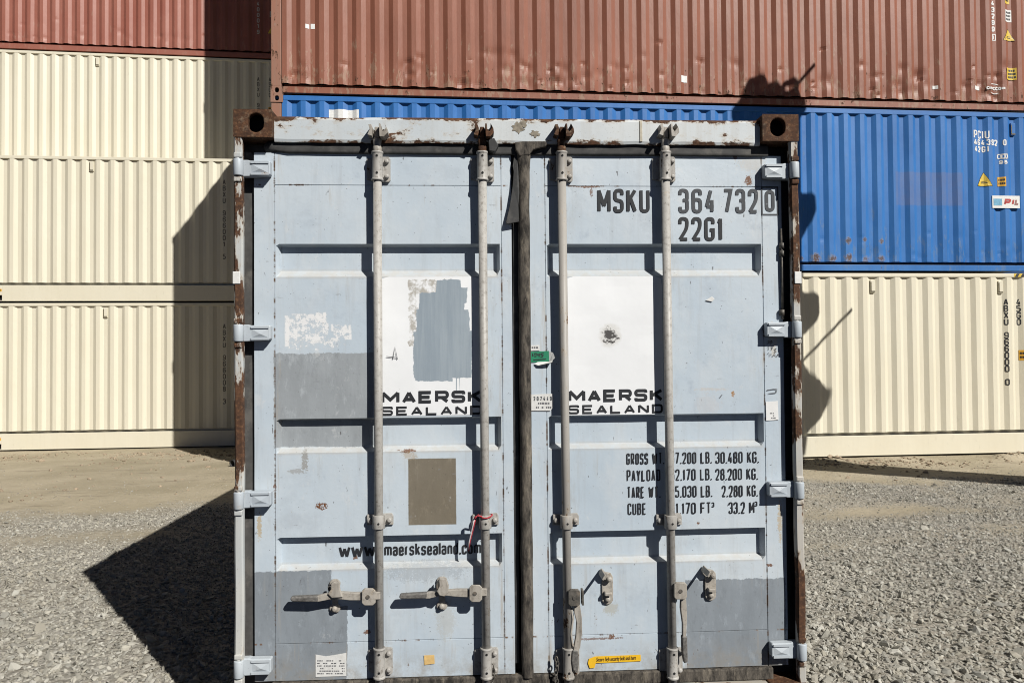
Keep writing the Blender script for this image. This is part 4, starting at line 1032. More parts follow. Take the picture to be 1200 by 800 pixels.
mb = MB(); mb.prism([(px(a_, b_, 0.03).x, px(a_, b_, 0.03).z) for a_, b_ in ((572, 166), (579, 164), (584, 173), (580, 180), (573, 179))], 0.0, 0.04); mb.build('loose_seal_piece', BLACKRUB, doorL, 0.003)

# ---- hinges
for sx, leaf in ((-1, doorL), (1, doorR)):
    for zc in (2.3453372, 1.64649828, 0.94641053, 0.24882164):
        xk = sx * 1.2; mb = MB(); mb.cyl((xk, 0.008, zc - 0.036), (xk, 0.008, zc + 0.036), 0.0205, 20)
        x0, x1 = sx * 1.2, sx * 1.072
        q_ = [(x0, zc - 0.036), (x0, zc + 0.036), (sx * 1.165, zc + 0.036), (sx * 1.155, zc + 0.033), (x1 + sx * 0.004, zc + 0.033), (x1, zc + 0.028), (x1, zc - 0.024), (x1 + sx * 0.006, zc - 0.029), (sx * 1.14, zc - 0.034)]
        mb.prism(q_, 0.020, 0.056); hg = mb.build('hinge', HINGE, leaf, 0.004, 2)
        mb = MB()
        xa, xb = sorted((sx * 1.152, sx * 1.078)); ya, yb = 0.014, 0.021
        mb.box(xa, xb, ya, yb, zc + 0.020, zc + 0.029); mb.box(xa, xb, ya, yb, zc - 0.029, zc - 0.019)
        A_, B_, C_ = (sx * 1.150, zc + 0.018), (sx * 1.080, zc + 0.018), (sx * 1.112, zc - 0.004)
        mb.add([(A_[0], 0.020, A_[1]), (B_[0], 0.020, B_[1]), (C_[0], 0.0125, C_[1]), (sx * 1.08, 0.020, zc - 0.019), (sx * 1.150, 0.020, zc - 0.019)], [(0, 1, 2), (1, 3, 2), (3, 4, 2), (4, 0, 2)])
        mb.v = [v for v in mb.v]; mb.build('hinge_rib', HINGE, leaf)
        mb = MB(); mb.cyl((xk, 0.008, zc - 0.05), (xk, 0.008, zc + 0.05), 0.010, 12)
        for s2 in (-1, 1): mb.box(xk - 0.017, xk + 0.017, -0.004, 0.03, min(zc + s2 * 0.040, zc + s2 * 0.062), max(zc + s2 * 0.040, zc + s2 * 0.062))
        mb.build('hinge_lug', POST_A if sx < 0 else POST_B, cont, 0.005)

# ---- lock rods with cams, keepers, brackets, guides and handles
YR = 0.020
def rod_set(i, leaf, mat, topmat, dirty):
    xt = px(RODX[i][0], 200, YR); xb = px(RODX[i][1], 775, YR)
    x = (xt.x + xb.x) / 2
    mb = MB(); mb.cyl((xb.x, YR, 0.10), (xt.x, YR, PZ(178, 600, YR)), 0.0185, 20); mb.build('lock_rod', mat, leaf)
    xx = lambda z: xb.x + (xt.x - xb.x) * (z - xb.z) / (xt.z - xb.z)
    zpx = lambda y: px(RODX[i][0] + (RODX[i][1] - RODX[i][0]) * (y - 200) / 575, y, YR).z
    # cam head
    za, zb = zpx(176), zpx(150); xc = xx(za); mb = MB()
    mb.tube([(xc, YR, za - 0.01), (xc, YR, za + 0.012), (xc, YR, za + 0.018), (xc, YR, za + 0.042), (xc, YR, za + 0.05), (xc, YR, za + 0.055)], [0.019, 0.019, 0.016, 0.019, 0.015, 0.011], 18)
    mb.box(xc - 0.009, xc + 0.010, YR - 0.018, YR + 0.02, za + 0.05, zb)
    mb.prism([(xc - 0.03, zb - 0.025), (xc - 0.009, zb - 0.03), (xc - 0.009, zb - 0.012), (xc - 0.022, zb - 0.008)], YR - 0.01, YR + 0.03)
    mb.prism([(xc + 0.010, zb - 0.034), (xc + 0.032, zb - 0.028), (xc + 0.036, zb - 0.012), (xc + 0.024, zb - 0.004), (xc + 0.010, zb - 0.014)], YR - 0.004, YR + 0.03)
    mb.build('cam_head', topmat, leaf, 0.003)
    mb = MB()
    mb.prism([(xc - 0.036, zb - 0.04), (xc - 0.018, zb - 0.046), (xc - 0.014, zb - 0.012), (xc - 0.02, zb + 0.004), (xc - 0.032, zb + 0.002), (xc - 0.026, zb - 0.018)], -0.02, 0.034)
    mb.prism([(xc + 0.016, zb - 0.05), (xc + 0.034, zb - 0.052), (xc + 0.05, zb - 0.034), (xc + 0.048, zb - 0.016), (xc + 0.036, zb + 0.006), (xc + 0.044, zb - 0.012), (xc + 0.03, zb - 0.03), (xc + 0.022, zb - 0.02), (xc + 0.02, zb + 0.004), (xc + 0.013, zb + 0.004)], -0.028, 0.034)
    mb.build('cam_keeper', topmat, cont, 0.003)
    mb = MB(); mb.box(xb.x - 0.03, xb.x + 0.03, -0.01, 0.05, 0.02, 0.10); mb.build('cam_head', RUST, leaf, 0.005)
    # long brackets near the top and the bottom
    for y0, y1, nm in ((178, 212, 'rod_bracket'), (758, 794, 'rod_bracket')):
        z1, z0 = zpx(y0), zpx(y1); xc = xx((z0 + z1) / 2); mb = MB()
        mb.tube([(xc, YR, z0), (xc, YR, z0 + 0.008), (xc, YR, z0 + 0.010), (xc, YR, z1 - 0.010), (xc, YR, z1 - 0.008), (xc, YR, z1)], [0.026, 0.026, 0.023, 0.023, 0.026, 0.026], 24)
        mb.prism([(xc + 0.016, z0 + 0.002), (xc + 0.046, z0 + 0.002), (xc + 0.052, z0 + 0.01), (xc + 0.052, z1 - 0.022), (xc + 0.046, z1 - 0.014), (xc + 0.016, z1 - 0.014)], YD - 0.014, YD - 0.0005)
        mb.prism([(xc - 0.05, z0 + 0.014), (xc - 0.016, z0 + 0.006), (xc - 0.016, z1 - 0.014), (xc - 0.05, z1 - 0.022)], YD - 0.010, YD - 0.0005)
        mb.box(xc - 0.02, xc + 0.02, YR, YD - 0.001, z0 + 0.008, z1 - 0.016)
        for zz_ in (z0 + 0.024, z1 - 0.036): mb.bolt(xc + 0.037, YD - 0.014, zz_, 0.0105, 0.016)
        br_ = mb.build(nm, mat, leaf, 0.002)
        mb = MB()
        for zz_ in (z0 + 0.03, z1 - 0.022): mb.cyl((xc + 0.001, YR - 0.0245, zz_), (xc + 0.001, YR - 0.02, zz_), 0.005, 10)
        mb.build('grease_hole', BLACK, leaf)
    z1, z0 = zpx(603), zpx(621); xc = xx((z0 + z1) / 2); mb = MB()
    mb.tube([(xc, YR, z0 + 0.008), (xc, YR, z1)], [0.0265, 0.0265], 24); mb.box(xc - 0.022, xc + 0.022, YR, YD - 0.001, z0 + 0.010, z1 - 0.002)
    mb.prism([(xc - 0.055, z0 + 0.016), (xc + 0.058, z0 + 0.016), (xc + 0.058, z1 - 0.012), (xc + 0.052, z1), (xc - 0.055, z1 - 0.004)], YD - 0.012, YD - 0.0005)
    for k in (-0.042, 0.042): mb.bolt(xc + k, YD - 0.012, (z0 + z1) / 2 + 0.004, 0.011, 0.016)
    mb.build('rod_guide', mat, leaf, 0.002)
    mb = MB(); mb.cyl((xc + 0.002, YR - 0.028, (z0 + z1) / 2), (xc + 0.002, YR - 0.02, (z0 + z1) / 2), 0.0045, 10); mb.build('grease_hole', BLACK, leaf)
    return xx

xr = [rod_set(0, doorL, ROD, HARD, 0), rod_set(1, doorL, ROD, RUST, 0), rod_set(2, doorR, ROD_DIRTY, RUST, 1), rod_set(3, doorR, ROD, HARD, 0)]

def hpx(pts, Y): return [(px(a_, b_, Y).x, px(a_, b_, Y).z) for a_, b_ in pts]
def octa(x0, x1, y0, y1, c=4): return [(x0 + c, y0), (x1 - c, y0), (x1, y0 + c), (x1, y1 - c), (x1 - c, y1), (x0 + c, y1), (x0, y1 - c), (x0, y0 + c)]
YH = 0.005
def long_handle(leaf, hub, spine, grip, catch, hookmat):
    """swinging handle held level in its catch"""
    mb = MB(); mb.prism(hpx(spine, YH), YH - 0.006, YH + 0.016); mb.build('door_handle', HARD, leaf, 0.0022, 2)
    mb = MB(); mb.prism(hpx(grip, YH), YH - 0.009, YH + 0.019); mb.build('handle_grip', GRIP, leaf, 0.006, 3)
    mb = MB(); mb.prism(hpx(octa(*hub, 3), -0.012), -0.014, -0.004); mb.prism(hpx(octa(hub[0] + 1, hub[1] + 1, hub[2] + 1, hub[3] - 1, 3), 0.02), 0.022, 0.032)
    c_ = px((hub[0] + hub[1]) / 2 - 1, (hub[2] + hub[3]) / 2, -0.014); mb.cyl((c_.x, -0.006, c_.z), (c_.x, 0.03, c_.z), 0.010)
    mb.box(c_.x + 0.004, c_.x + 0.05, -0.004, 0.024, c_.z - 0.016, c_.z + 0.016); mb.build('handle_hub', HARD, leaf, 0.003)
    mb = MB(); mb.cyl((c_.x, -0.017, c_.z), (c_.x, -0.013, c_.z), 0.0085, 14); mb.build('hub_pin', DARKMETAL, leaf)
    cx_, y0, y1 = catch; a_ = px(cx_, y0, YD); b_ = px(cx_, y1, YD); mb = MB()
    mb.prism(oval(a_.x, a_.z, 0.046, 0.04), YD - 0.012, YD - 0.0005); mb.prism(oval(b_.x, b_.z, 0.046, 0.036), YD - 0.012, YD - 0.0005)
    mb.box(a_.x - 0.012, a_.x + 0.012, YD - 0.010, YD - 0.001, b_.z, a_.z)
    mb.bolt(a_.x - 0.002, YD - 0.012, a_.z, 0.013, 0.016); mb.bolt(b_.x, YD - 0.012, b_.z, 0.0125, 0.016)
    return mb.build('handle_catch', HARD, leaf, 0.003), a_, b_

k1, a_, b_ = long_handle(doorL, (424, 440, 689, 709), [(430, 693.5), (430, 702.5), (410, 702.5), (392, 700.5), (374, 704), (369, 704.5), (372, 697.5), (385, 694.5), (398, 693), (415, 694)], [(373, 697), (373, 704.5), (342, 704), (340.5, 701.5), (341, 698.5)], (393, 683, 711.5), HARD)
mb = MB(); mb.prism(hpx([(388, 683), (398, 681), (399, 690), (402, 699), (389, 700), (384, 695), (388, 690)], -0.004), -0.010, 0.0); mb.build('catch_hook', HARD, doorL, 0.004)
mb = MB(); mb.prism(hpx([(384.5, 686), (388, 685.5), (388.5, 692), (386, 693.5)], 0.03), 0.015, 0.03); mb.build('catch_hook', DARKMETAL, doorL, 0.003)
k2, a_, b_ = long_handle(doorL, (550, 565, 685, 705), [(552, 690), (552, 699), (536, 698.5), (519, 696.5), (503, 700.5), (498, 700.5), (500, 694), (512, 692), (535, 690)], [(501, 693.5), (500, 700.5), (470, 701), (467.5, 699.5), (469, 695.5)], (518, 680, 708.5), HARD)
mb = MB(); mb.prism(hpx([(515, 677), (523, 677), (526, 686), (525, 694), (521, 698), (515, 697), (512, 692), (515, 686)], -0.012), -0.018, 0.0); mb.build('catch_hook', HARD, doorL, 0.003, 2)
mb = MB(); mb.prism(hpx([(511, 684), (514, 680), (514.5, 688), (512, 692)], 0.0), -0.01, 0.03); mb.build('catch_hook', DARKMETAL, doorL, 0.003)

def hanging(leaf, hub, spine, grip, hubmat, smat):
    mb = MB(); mb.prism(hpx(octa(*hub, 2.5), -0.016), -0.018, -0.006); c_ = px((hub[0] + hub[1]) / 2, (hub[2] + hub[3]) / 2, -0.016)
    mb.prism(hpx(octa(hub[0] + 1, hub[1] - 1, hub[2] + 1, hub[3] - 1, 2.5), 0.015), 0.016, 0.026); mb.box(c_.x - 0.024, c_.x + 0.004, -0.006, 0.02, c_.z - 0.02, c_.z + 0.02)
    mb.build('handle_hub', hubmat, leaf, 0.003)
    mb = MB(); mb.cyl((c_.x, -0.021, c_.z), (c_.x, -0.016, c_.z), 0.008, 14); mb.build('hub_pin', DARKMETAL, leaf)
    mb = MB(); mb.prism(hpx(spine, YH), YH - 0.010, YH + 0.012); mb.build('door_handle', smat, leaf, 0.0028, 2)
    mb = MB(); mb.prism(hpx(grip, YH), YH - 0.013, YH + 0.015); mb.build('handle_grip', GRIP, leaf, 0.006, 3)
hanging(doorR, (666, 680, 690, 710), [(673, 708), (679.5, 708), (681.5, 722), (682, 740), (679.5, 757), (677, 764), (671, 764), (674.5, 745), (675.5, 728), (672.5, 716)], [(670.5, 760), (677.5, 760), (678, 775), (677, 786), (671, 784), (669, 772)], DARKMETAL, HARD)
mb = MB(); mb.tube([px(670, 712, 0.01), px(671.5, 725, 0.006), px(669, 742, 0.004), px(671, 755, 0.004), px(675, 762, 0.004)], 0.005, 8); mb.build('handle_bail', HARD, doorR)
mb = MB(); mb.prism(hpx([(681, 690), (683.5, 690), (684, 708), (681.5, 708)], 0.0), -0.012, 0.02); mb.build('handle_hub', DARKMETAL, doorR, 0.002)
hanging(doorR, (790, 805, 682, 702), [(797.5, 700), (803.5, 700), (804.5, 720), (803.5, 746), (799.5, 748), (799.5, 730), (797, 712)], [(798.5, 744), (804.5, 744), (805.5, 774), (801, 776), (799, 764)], HARD, HARD)
for cx_, y0, y1, dx in ((711.5, 673, 704, 0), (832, 669.5, 699.5, 0)):
    a_, b_ = px(cx_, y0 + 3, YD), px(cx_, y1 - 3, YD); mb = MB()
    mb.prism(oval((a_.x + b_.x) / 2, (a_.z + b_.z) / 2, 0.050, a_.z - b_.z + 0.045), YD - 0.010, YD - 0.0005)
    mb.bolt(a_.x + 0.004, YD - 0.018, a_.z, 0.0125, 0.020); mb.bolt(b_.x, YD - 0.010, b_.z + 0.002, 0.0115, 0.015); mb.build('handle_catch', HARD, doorR, 0.003)
    mb = MB(); p0 = px(cx_ - 3, y0 + 1, YD - 0.03)
    mb.prism([(p0.x - 0.022, p0.z + 0.008), (p0.x - 0.012, p0.z + 0.026), (p0.x - 0.008, p0.z + 0.026), (p0.x + 0.004, p0.z + 0.012), (p0.x + 0.03, p0.z + 0.006), (p0.x + 0.03, p0.z - 0.020), (p0.x - 0.006, p0.z - 0.020), (p0.x - 0.018, p0.z - 0.006)], YD - 0.026, YD - 0.009)
    mb.prism([(p0.x - 0.024, p0.z + 0.004), (p0.x - 0.012, p0.z + 0.026), (p0.x - 0.006, p0.z + 0.022), (p0.x - 0.016, p0.z)], YD - 0.10, YD - 0.020)
    mb.build('catch_hook', HARD, doorR, 0.004)
    mb = MB(); mb.box(b_.x - 0.016, b_.x + 0.016, YD - 0.036, YD - 0.009, b_.z + 0.022, b_.z + 0.038); mb.build('catch_stop', HARD, doorR, 0.004)

# seal chains by the lower brackets
for xp, yp, leaf in ((577, 781, doorL), (652, 772, doorR)):
    mb = MB(); p = px(xp, yp, 0.022); z = p.z
    for k in range(7):
        a = 0.6 if k % 2 else -0.8; ux, uy = math.cos(a), math.sin(a) * 0.6; cx_ = p.x + 0.004 * math.sin(k * 1.3)
        path = [(cx_ + ux * 0.008 * math.cos(u), p.y + uy * 0.008 * math.cos(u), z + 0.013 * math.sin(u)) for u in [2 * math.pi * j / 12 for j in range(13)]]
        mb.tube(path, 0.0028, 6, caps=False); z -= 0.019
    mb.build('seal_chain', DARKMETAL, leaf)

mb = MB(); pa, pb = px(916, 268, 0.05), px(917.5, 374, 0.05); mb.tube([(pa.x, 0.05, pa.z), (pb.x, 0.05, pb.z)], 0.006, 10)
for yy in (288, 297, 366): q_ = px(916.5, yy, 0.05); mb.tube([(q_.x, 0.05, q_.z - 0.012), (q_.x, 0.05, q_.z + 0.012)], 0.012, 12)
mb.build('holdback_rod', DARKMETAL, doorR)
# ---- lettering on the doors
def lm(prof, off=0.0022): return lambda x, z: prof(x, z) - off
INK = NT('faded_black_ink', 0.6, 0.3); INK.color(INK.mix(INK.ramp(INK.noise(55, 6, 0.75), 0.64, 0.76, 0, 0.45), (0.022, 0.024, 0.028), (0.30, 0.33, 0.37))); INK = INK.m
GINK = NT('faded_grey_ink', 0.6, 0.3); GINK.color(GINK.mix(GINK.ramp(GINK.noise(55, 6, 0.75), 0.60, 0.72, 0, 0.6), (0.055, 0.06, 0.068), (0.33, 0.36, 0.4))); GINK = GINK.m
def put(text, x0, x1, ytop, ybot, leaf, prof, t_, mat=INK, Y=YD, rad=None, gap=None):
    A_, B_ = px(x0, ybot, Y), px(x1, ytop, Y); mb = MB()
    write(mb, text, A_.x, A_.z, B_.z - A_.z, t_, lm(prof), width=B_.x - A_.x, rad=rad, gap=gap, step=0.03); return mb.build('lettering', mat, leaf, fix=False)
put('MSKU', 700, 761, 221.5, 249.5, doorR, RP, 0.0150, gap=0.012); put('364', 795, 838, 221.5, 250, doorR, RP, 0.0152, GINK, gap=0.013); put('732', 847, 888, 221.5, 250, doorR, RP, 0.0152, GINK, gap=0.013)
put('0', 896.5, 907.5, 223, 248, doorR, RP, 0.015, GINK)
mb = MB(); A_, B_ = px(893, 251.5), px(911, 219.5); ribbon(mb, [(A_.x, A_.z), (B_.x, A_.z), (B_.x, B_.z), (A_.x, B_.z)], True, 0.006, lm(RP), 0.03); mb.build('check_digit_box', GINK, doorR, fix=False)
put('22G1', 795, 847, 254.5, 282.5, doorR, RP, 0.0150, gap=0.012)
for k, (l_, r1, r2) in enumerate((('GROSS WT.', '67.200 LB.', '30.480 KG.'), ('PAYLOAD', '62.170 LB.', '28.200 KG.'), ('TARE WT.', '5.030 LB.', '2.280 KG.'), ('CUBE', '1.170 FT', '33.2 M'))):
    y0 = 530 + k * 19.6; d_ = -1.0
    put(l_, 734 + k * 0.5, (778, 773.5, 773.5, 757)[k], y0, y0 + 14, doorR, RP, 0.0056, gap=0.0048)
    put(r1, (785.5, 785.5, 791.3, 792)[k], (834, 834, 834.5, 833)[k], y0 + d_, y0 + 13.2, doorR, RP, 0.0056, gap=0.0046)
    put(r2, (838.5, 838.5, 846, 854)[k], (889, 888, 888, 884)[k], y0 + d_ - 0.5, y0 + 12.7, doorR, RP, 0.0056, gap=0.0046)
put('3', 834, 837, 588, 594, doorR, RP, 0.004); put('3', 884.5, 887.5, 587, 593, doorR, RP, 0.004)
Yr = YD + REC
put('WWW.', 397, 444, 638.5, 653.2, doorL, LP, 0.0108, Y=Yr, gap=0.0025); put('maersksealand.com', 450.5, 564, 633.5, 650.8, doorL, LP, 0.0078, Y=Yr, gap=0.0046)

# ---- the white squares with the two-line company name
def white_panel(leaf, prof, x0, x1, y0, y1, grey):
    t = NT('white_panel_paint' + ('_patched' if grey else ''), 0.45, 0.4)
    c = t.mix(t.ramp(t.noise(3, 5, 0.6, off=4), 0.35, 0.7), (0.88, 0.895, 0.91), (0.81, 0.825, 0.84))
    c = t.mix(t.ramp(t.noise(30, 6, 0.75, k=(1, 1, 0.8), off=14), 0.69, 0.72, 0, 0.6), c, (0.45, 0.42, 0.38))
    if grey:
        pn = t.noise(45, 7, 0.75, k=(0.8, 1, 0.8), off=2)
        b1 = bx4(479, 530, 328, 345, (0, 0, 0), 0); b3 = bx4(479, 488, 328, 405, (0, 0, 0), 0)
        m_ = t.m2('MULTIPLY', t.m2('MAXIMUM', t.box(*b1[:4], 0.001, pn, 0.05), t.box(*b3[:4], 0.001, pn, 0.05)), t.ramp(pn, 0.42, 0.55)); c = t.mix(m_, c, (0.46, 0.44, 0.40))
        gcol = t.mix(t.ramp(t.noise(9, 6, 0.7, k=(5, 5, 0.3), off=6), 0.4, 0.65), (0.28, 0.335, 0.385), (0.34, 0.395, 0.44))
        pw = t.m2('ADD', t.m2('MULTIPLY', t.noise(9, 4, 0.6, off=17), 0.6), t.m2('MULTIPLY', pn, 0.4))
        for q_ in ((491, 545, 343, 385), (488, 550, 362, 420), (484, 553, 388, 443), (485, 530, 410, 447), (512, 540, 328, 350), (524, 548, 337, 356)):
            b2 = bx4(*q_, (0, 0, 0), 0); c = t.mix(t.box(*b2[:4], 0.001, pw, 0.045), c, gcol)
        dn = t.noise(16, 3, 0.5, k=(6, 6, 0.12), off=9); b2 = bx4(524, 546, 440, 458, (0, 0, 0), 0); c = t.mix(t.m2('MULTIPLY', t.box(*b2[:4], 0.002), t.ramp(dn, 0.58, 0.62)), c, gcol)
    else:
        X_, _, Z_ = t.xyz(); q_ = px(715, 393, YD); bn = t.noise(40, 6, 0.7, k=(1, 1, 1.4), off=3)
        dx = t.m2('DIVIDE', t.m2('SUBTRACT', X_, q_.x), 0.044); dz = t.m2('DIVIDE', t.m2('SUBTRACT', Z_, q_.z), 0.048); d2 = t.m2('ADD', t.m2('MULTIPLY', dx, dx), t.m2('MULTIPLY', dz, dz))
        c = t.mix(t.ramp(t.m2('ADD', d2, t.m2('MULTIPLY', t.m2('SUBTRACT', bn, 0.5), 2)), 0.8, 1.5, 0.5, 0), c, (0.62, 0.60, 0.55))
        c = t.mix(t.ramp(t.m2('ADD', d2, t.m2('MULTIPLY', t.m2('SUBTRACT', bn, 0.5), 3.4)), 0.35, 0.6, 0.95, 0), c, (0.05, 0.045, 0.042))
    t.color(c); t.bump(t.noise(3.2, 4, 0.55, off=1), 0.012, 0.3)
    A_, B_ = px(x0, y1, YD), px(x1, y0, YD); B_.z = min(B_.z, BANDS[0][3] - 0.0008); A_.z = max(A_.z, BANDS[1][0] + 0.0008); cf = lm(prof, 0.0014); mb = MB()
    xs = [A_.x + (B_.x - A_.x) * i / 12 for i in range(13)]; o = 0; n_ = 14; r_ = 0.018
    for j in range(n_ + 1):
        z = A_.z + (B_.z - A_.z) * j / n_
        for i, x in enumerate(xs):
            zz_ = z; xx_ = x
            if j == n_ and i in (0, 12): zz_ -= r_ * 0.5; xx_ += r_ * 0.3 * (1 if i == 0 else -1)
            mb.v.append((xx_, cf(xx_, zz_), zz_))
    for j in range(n_):
        for i in range(12): a_ = j * 13 + i; mb.f.append((a_, a_ + 1, a_ + 14, a_ + 13)); mb.smooth.append(False)
    mb.build('white_panel', t.m, leaf, fix=False)
white_panel(doorL, LP, 446, 563, 322.5, 487.3, True); white_panel(doorR, RP, 664.5, 775.5, 322.5, 487.3, False)
def lm2(prof): return lambda x, z: prof(x, z) - 0.0026
def put2(text, x0, x1, ytop, ybot, leaf, prof, t_, gap, rad):
    A_, B_ = px(x0, ybot), px(x1, ytop); mb = MB(); write(mb, text, A_.x, A_.z, B_.z - A_.z, t_, lm2(prof), width=B_.x - A_.x, rad=rad, gap=gap, step=0.03); mb.build('lettering', INK, leaf, fix=False)
for x0, x1, leaf, prof in ((447, 564.5, doorL, LP), (666, 776.5, doorR, RP)):
    up = 0 if leaf is doorL else -1.7
    put2('MAERSK', x0, x1, 457 + up, 472.8 + up, leaf, prof, 0.0135, 0.011, 0.012); put2('SEALAND', x0, x1, 474.8 + up, 486.8 + up, leaf, prof, 0.009, 0.014, 0.010)

# ---- stickers, labels, scribbles
PAPER = plain('paper_label', (0.72, 0.72, 0.70), 0.6, 0.1, 50, 0, (0.5, 0.48, 0.44), 0.3); PRINT = plain('grey_print', (0.16, 0.16, 0.17), 0.7)
def stick(leaf, pts, mat, name, Y=YD, th=0.0009, off=0.0032):
    mb = MB(); mb.prism(hpx(pts, Y), Y - off - th, Y - off + 0.0004); return mb.build(name, mat, leaf)
def lines(leaf, x0, x1, y0, y1, rows, Y=YD, off=0.0046, seed=1, fill=0.8):
    r_ = random.Random(seed); mb = MB(); dy = (y1 - y0) / rows
    for k in range(rows):
        x = x0
        while x < x1:
            w_ = r_.uniform(1.2, 3.2)
            if r_.random() < fill:
                A_, B_ = px(x, y0 + dy * (k + 0.62), Y), px(min(x + w_, x1), y0 + dy * (k + 0.15), Y); mb.add([(A_.x, Y - off, A_.z), (B_.x, Y - off, A_.z), (B_.x, Y - off, B_.z), (A_.x, Y - off, B_.z)], [(0, 1, 2, 3)])
            x += w_ + 0.7
    return mb.build('print', PRINT, leaf, fix=False)
stick(doorL, [(370, 766), (382, 768), (395, 766), (406, 764), (406, 791), (370, 792)], PAPER, 'data_label'); lines(doorL, 372, 404, 772, 790, 6, seed=4, fill=0.6)
stick(doorL, [(497, 767), (509, 766.5), (509.5, 776.5), (497.5, 778)], plain('faded_orange_label', (0.74, 0.50, 0.20), 0.6), 'orange_sticker')
stick(doorR, [(621.5, 404.5), (632, 404), (632.5, 410.5), (621.5, 411)], PAPER, 'small_label'); lines(doorR, 623, 631, 405.5, 410, 1, seed=3)
GREEN = plain('green_label', (0.012, 0.23, 0.115), 0.5, 0.15)
stick(doorR, [(621, 412), (643, 411), (643.5, 423), (621.5, 424.5)], GREEN, 'green_label', off=0.0036)
mb = MB()
for st in ([(624, 414), (624, 417.5)], [(625.5, 417), (626.5, 414), (628.5, 414), (628, 417.5), (626, 417.5)], [(630.5, 414), (630, 416), (632.5, 416)], [(632, 414), (631.8, 418)], [(637, 413.5), (634, 414), (634, 415.5), (636.5, 416), (635.5, 418), (633.5, 418)], [(625, 421.5), (640, 420.5)]):
    ribbon(mb, hpx(st, YD), False, 0.0035, flat(YD - 0.0052))
mb.build('handwriting', DARK, doorR, fix=False)
mb = MB()                                                   # its peeled white corner
P_ = [px(643, 411.5, YD - 0.004), px(648, 413, YD - 0.012), px(651, 419, YD - 0.022), px(646, 423, YD - 0.012), px(643.5, 423, YD - 0.004)]
mb.add(P_, [(0, 1, 2, 3, 4)]); P_ = [px(630, 424, YD - 0.004), px(643, 423.5, YD - 0.006), px(648, 421.5, YD - 0.016), px(647, 424.5, YD - 0.024), px(640, 426, YD - 0.022), px(631, 428, YD - 0.014), px(626, 426.5, YD - 0.006)]
mb.add(P_, [(0, 1, 2, 3, 4, 5, 6)]); mb.build('peeled_label_corner', PAPER, doorR, fix=False)
stick(doorR, [(621.5, 462), (648, 461), (648.5, 476), (645, 481), (621.5, 481)], PAPER, 'number_label')
put('207449', 625, 646.5, 464.2, 469.4, doorR, lambda x, z: YD - 0.002, 0.0035, GINK, gap=0.006); lines(doorR, 628, 646, 470.5, 480, 2, seed=8, fill=0.75)
stick(doorR, [(897, 470.5), (911, 469.5), (912, 491.5), (897.5, 492.5)], plain('white_label_paper', (0.80, 0.80, 0.79), 0.5, 0.05), 'white_label'); lines(doorR, 899, 909, 483, 491, 3, seed=12, fill=0.5)
stick(doorR, [(690, 779.5), (688.8, 776), (690, 771), (697, 768.2), (750.5, 766.2), (750.8, 773.6), (698, 776), (696.5, 781.5), (691, 782)], plain('yellow_sticker', (0.85, 0.50, 0.02), 0.5, 0.1), 'yellow_sticker')
A_, B_ = px(698.5, 774.2), px(749, 768.5)
fo = fonttext('Secure high security bolt seal here', 0.024, plain('brown_print', (0.12, 0.06, 0.01), 0.6), 'lettering', doorR, facing(A_.x, YD - 0.0052, A_.z + 0.001, 0.02), shear=0.25, sx=0.52, offset=0.0004)
SCR = plain('marker_ink', (0.10, 0.10, 0.11), 0.6)
mb = MB()
for st in ([(460.5, 421), (463, 406), (466, 421)], [(453, 417.5), (466, 419)]): ribbon(mb, hpx(st, YD), False, 0.003, flat(YD - 0.0062))
mb.build('handwriting', SCR, doorL, fix=False)
mb = MB()
for st in ([(899, 400), (901, 399), (900, 402), (898, 403)], [(903, 399), (904.5, 401), (902.5, 403), (901.5, 401), (904, 399)], [(899, 407), (901, 405.5), (900, 410)], [(903, 406), (905, 407), (903.5, 410)], [(910, 408), (907.5, 409), (909, 412), (907, 413)], [(899, 415), (900.5, 413), (901.5, 418), (903, 414), (905, 418), (907, 415), (910, 418), (912, 414)], [(898, 457), (907, 455.5), (910, 456), (909, 460), (900, 461)], [(846, 462), (843, 466)]):
    mb = MB(); ribbon(mb, hpx(st, YD), False, 0.0028, flat(YD - 0.0045)); mb.build('handwriting', SCR, doorR, fix=False)
mb = MB(); p = px(834, 350.5); mb.prism([(p.x - 0.03, p.z - 0.006), (p.x, p.z + 0.012), (p.x + 0.012, p.z), (p.x, p.z - 0.012)], YD - 0.005, YD - 0.002)
mb.build('dent_glint', PAPER, doorR, 0.002)  # white chip stands in for the bright glint of a dent

# ---- red and white cord tied round the second rod
cr = empty('cord', px(567, 606, 0.0)); tag(cr, 'red and white cord knotted round the second lock rod', 'cord')
RC = plain('red_cord_fibre', (0.45, 0.035, 0.05), 0.8, 0.3, 120); WC = plain('white_cord_fibre', (0.72, 0.66, 0.66), 0.8, 0.2, 120)
def rel(pts): return [Vector(p) - Vector(cr.location) for p in pts]
xc = xr[1](PZ(605, 568, YR)); zc = PZ(604, 568, YR)
mb = MB(); loop = [(xc + 0.030 * math.cos(a), YR + 0.030 * math.sin(a), zc + 0.004 * math.cos(a * 2)) for a in [2 * math.pi * k / 20 for k in range(21)]]; mb.tube(rel(loop), 0.0032, 8, caps=False)
mb.tube(rel([px(565, 605, -0.012), px(560, 604, -0.012), px(557, 605.5, -0.008)]), 0.0035, 8); mb.build('knot_loop', RC, cr)
mb = MB(); kn = [px(557 + 1.5 * math.sin(k * 1.9), 606 + 1.6 * math.cos(k * 2.3), -0.01 - 0.006 * (k % 2)) for k in range(9)]; mb.tube(rel(kn), 0.0035, 8); mb.build('knot', RC, cr)
mb = MB(); mb.tube(rel([px(557, 607, -0.008), px(555.5, 615, 0.0), px(553, 625, 0.01), px(550.5, 635, 0.02), px(549, 645, 0.03)]), 0.0035, 8); mb.build('cord_tail', RC, cr)
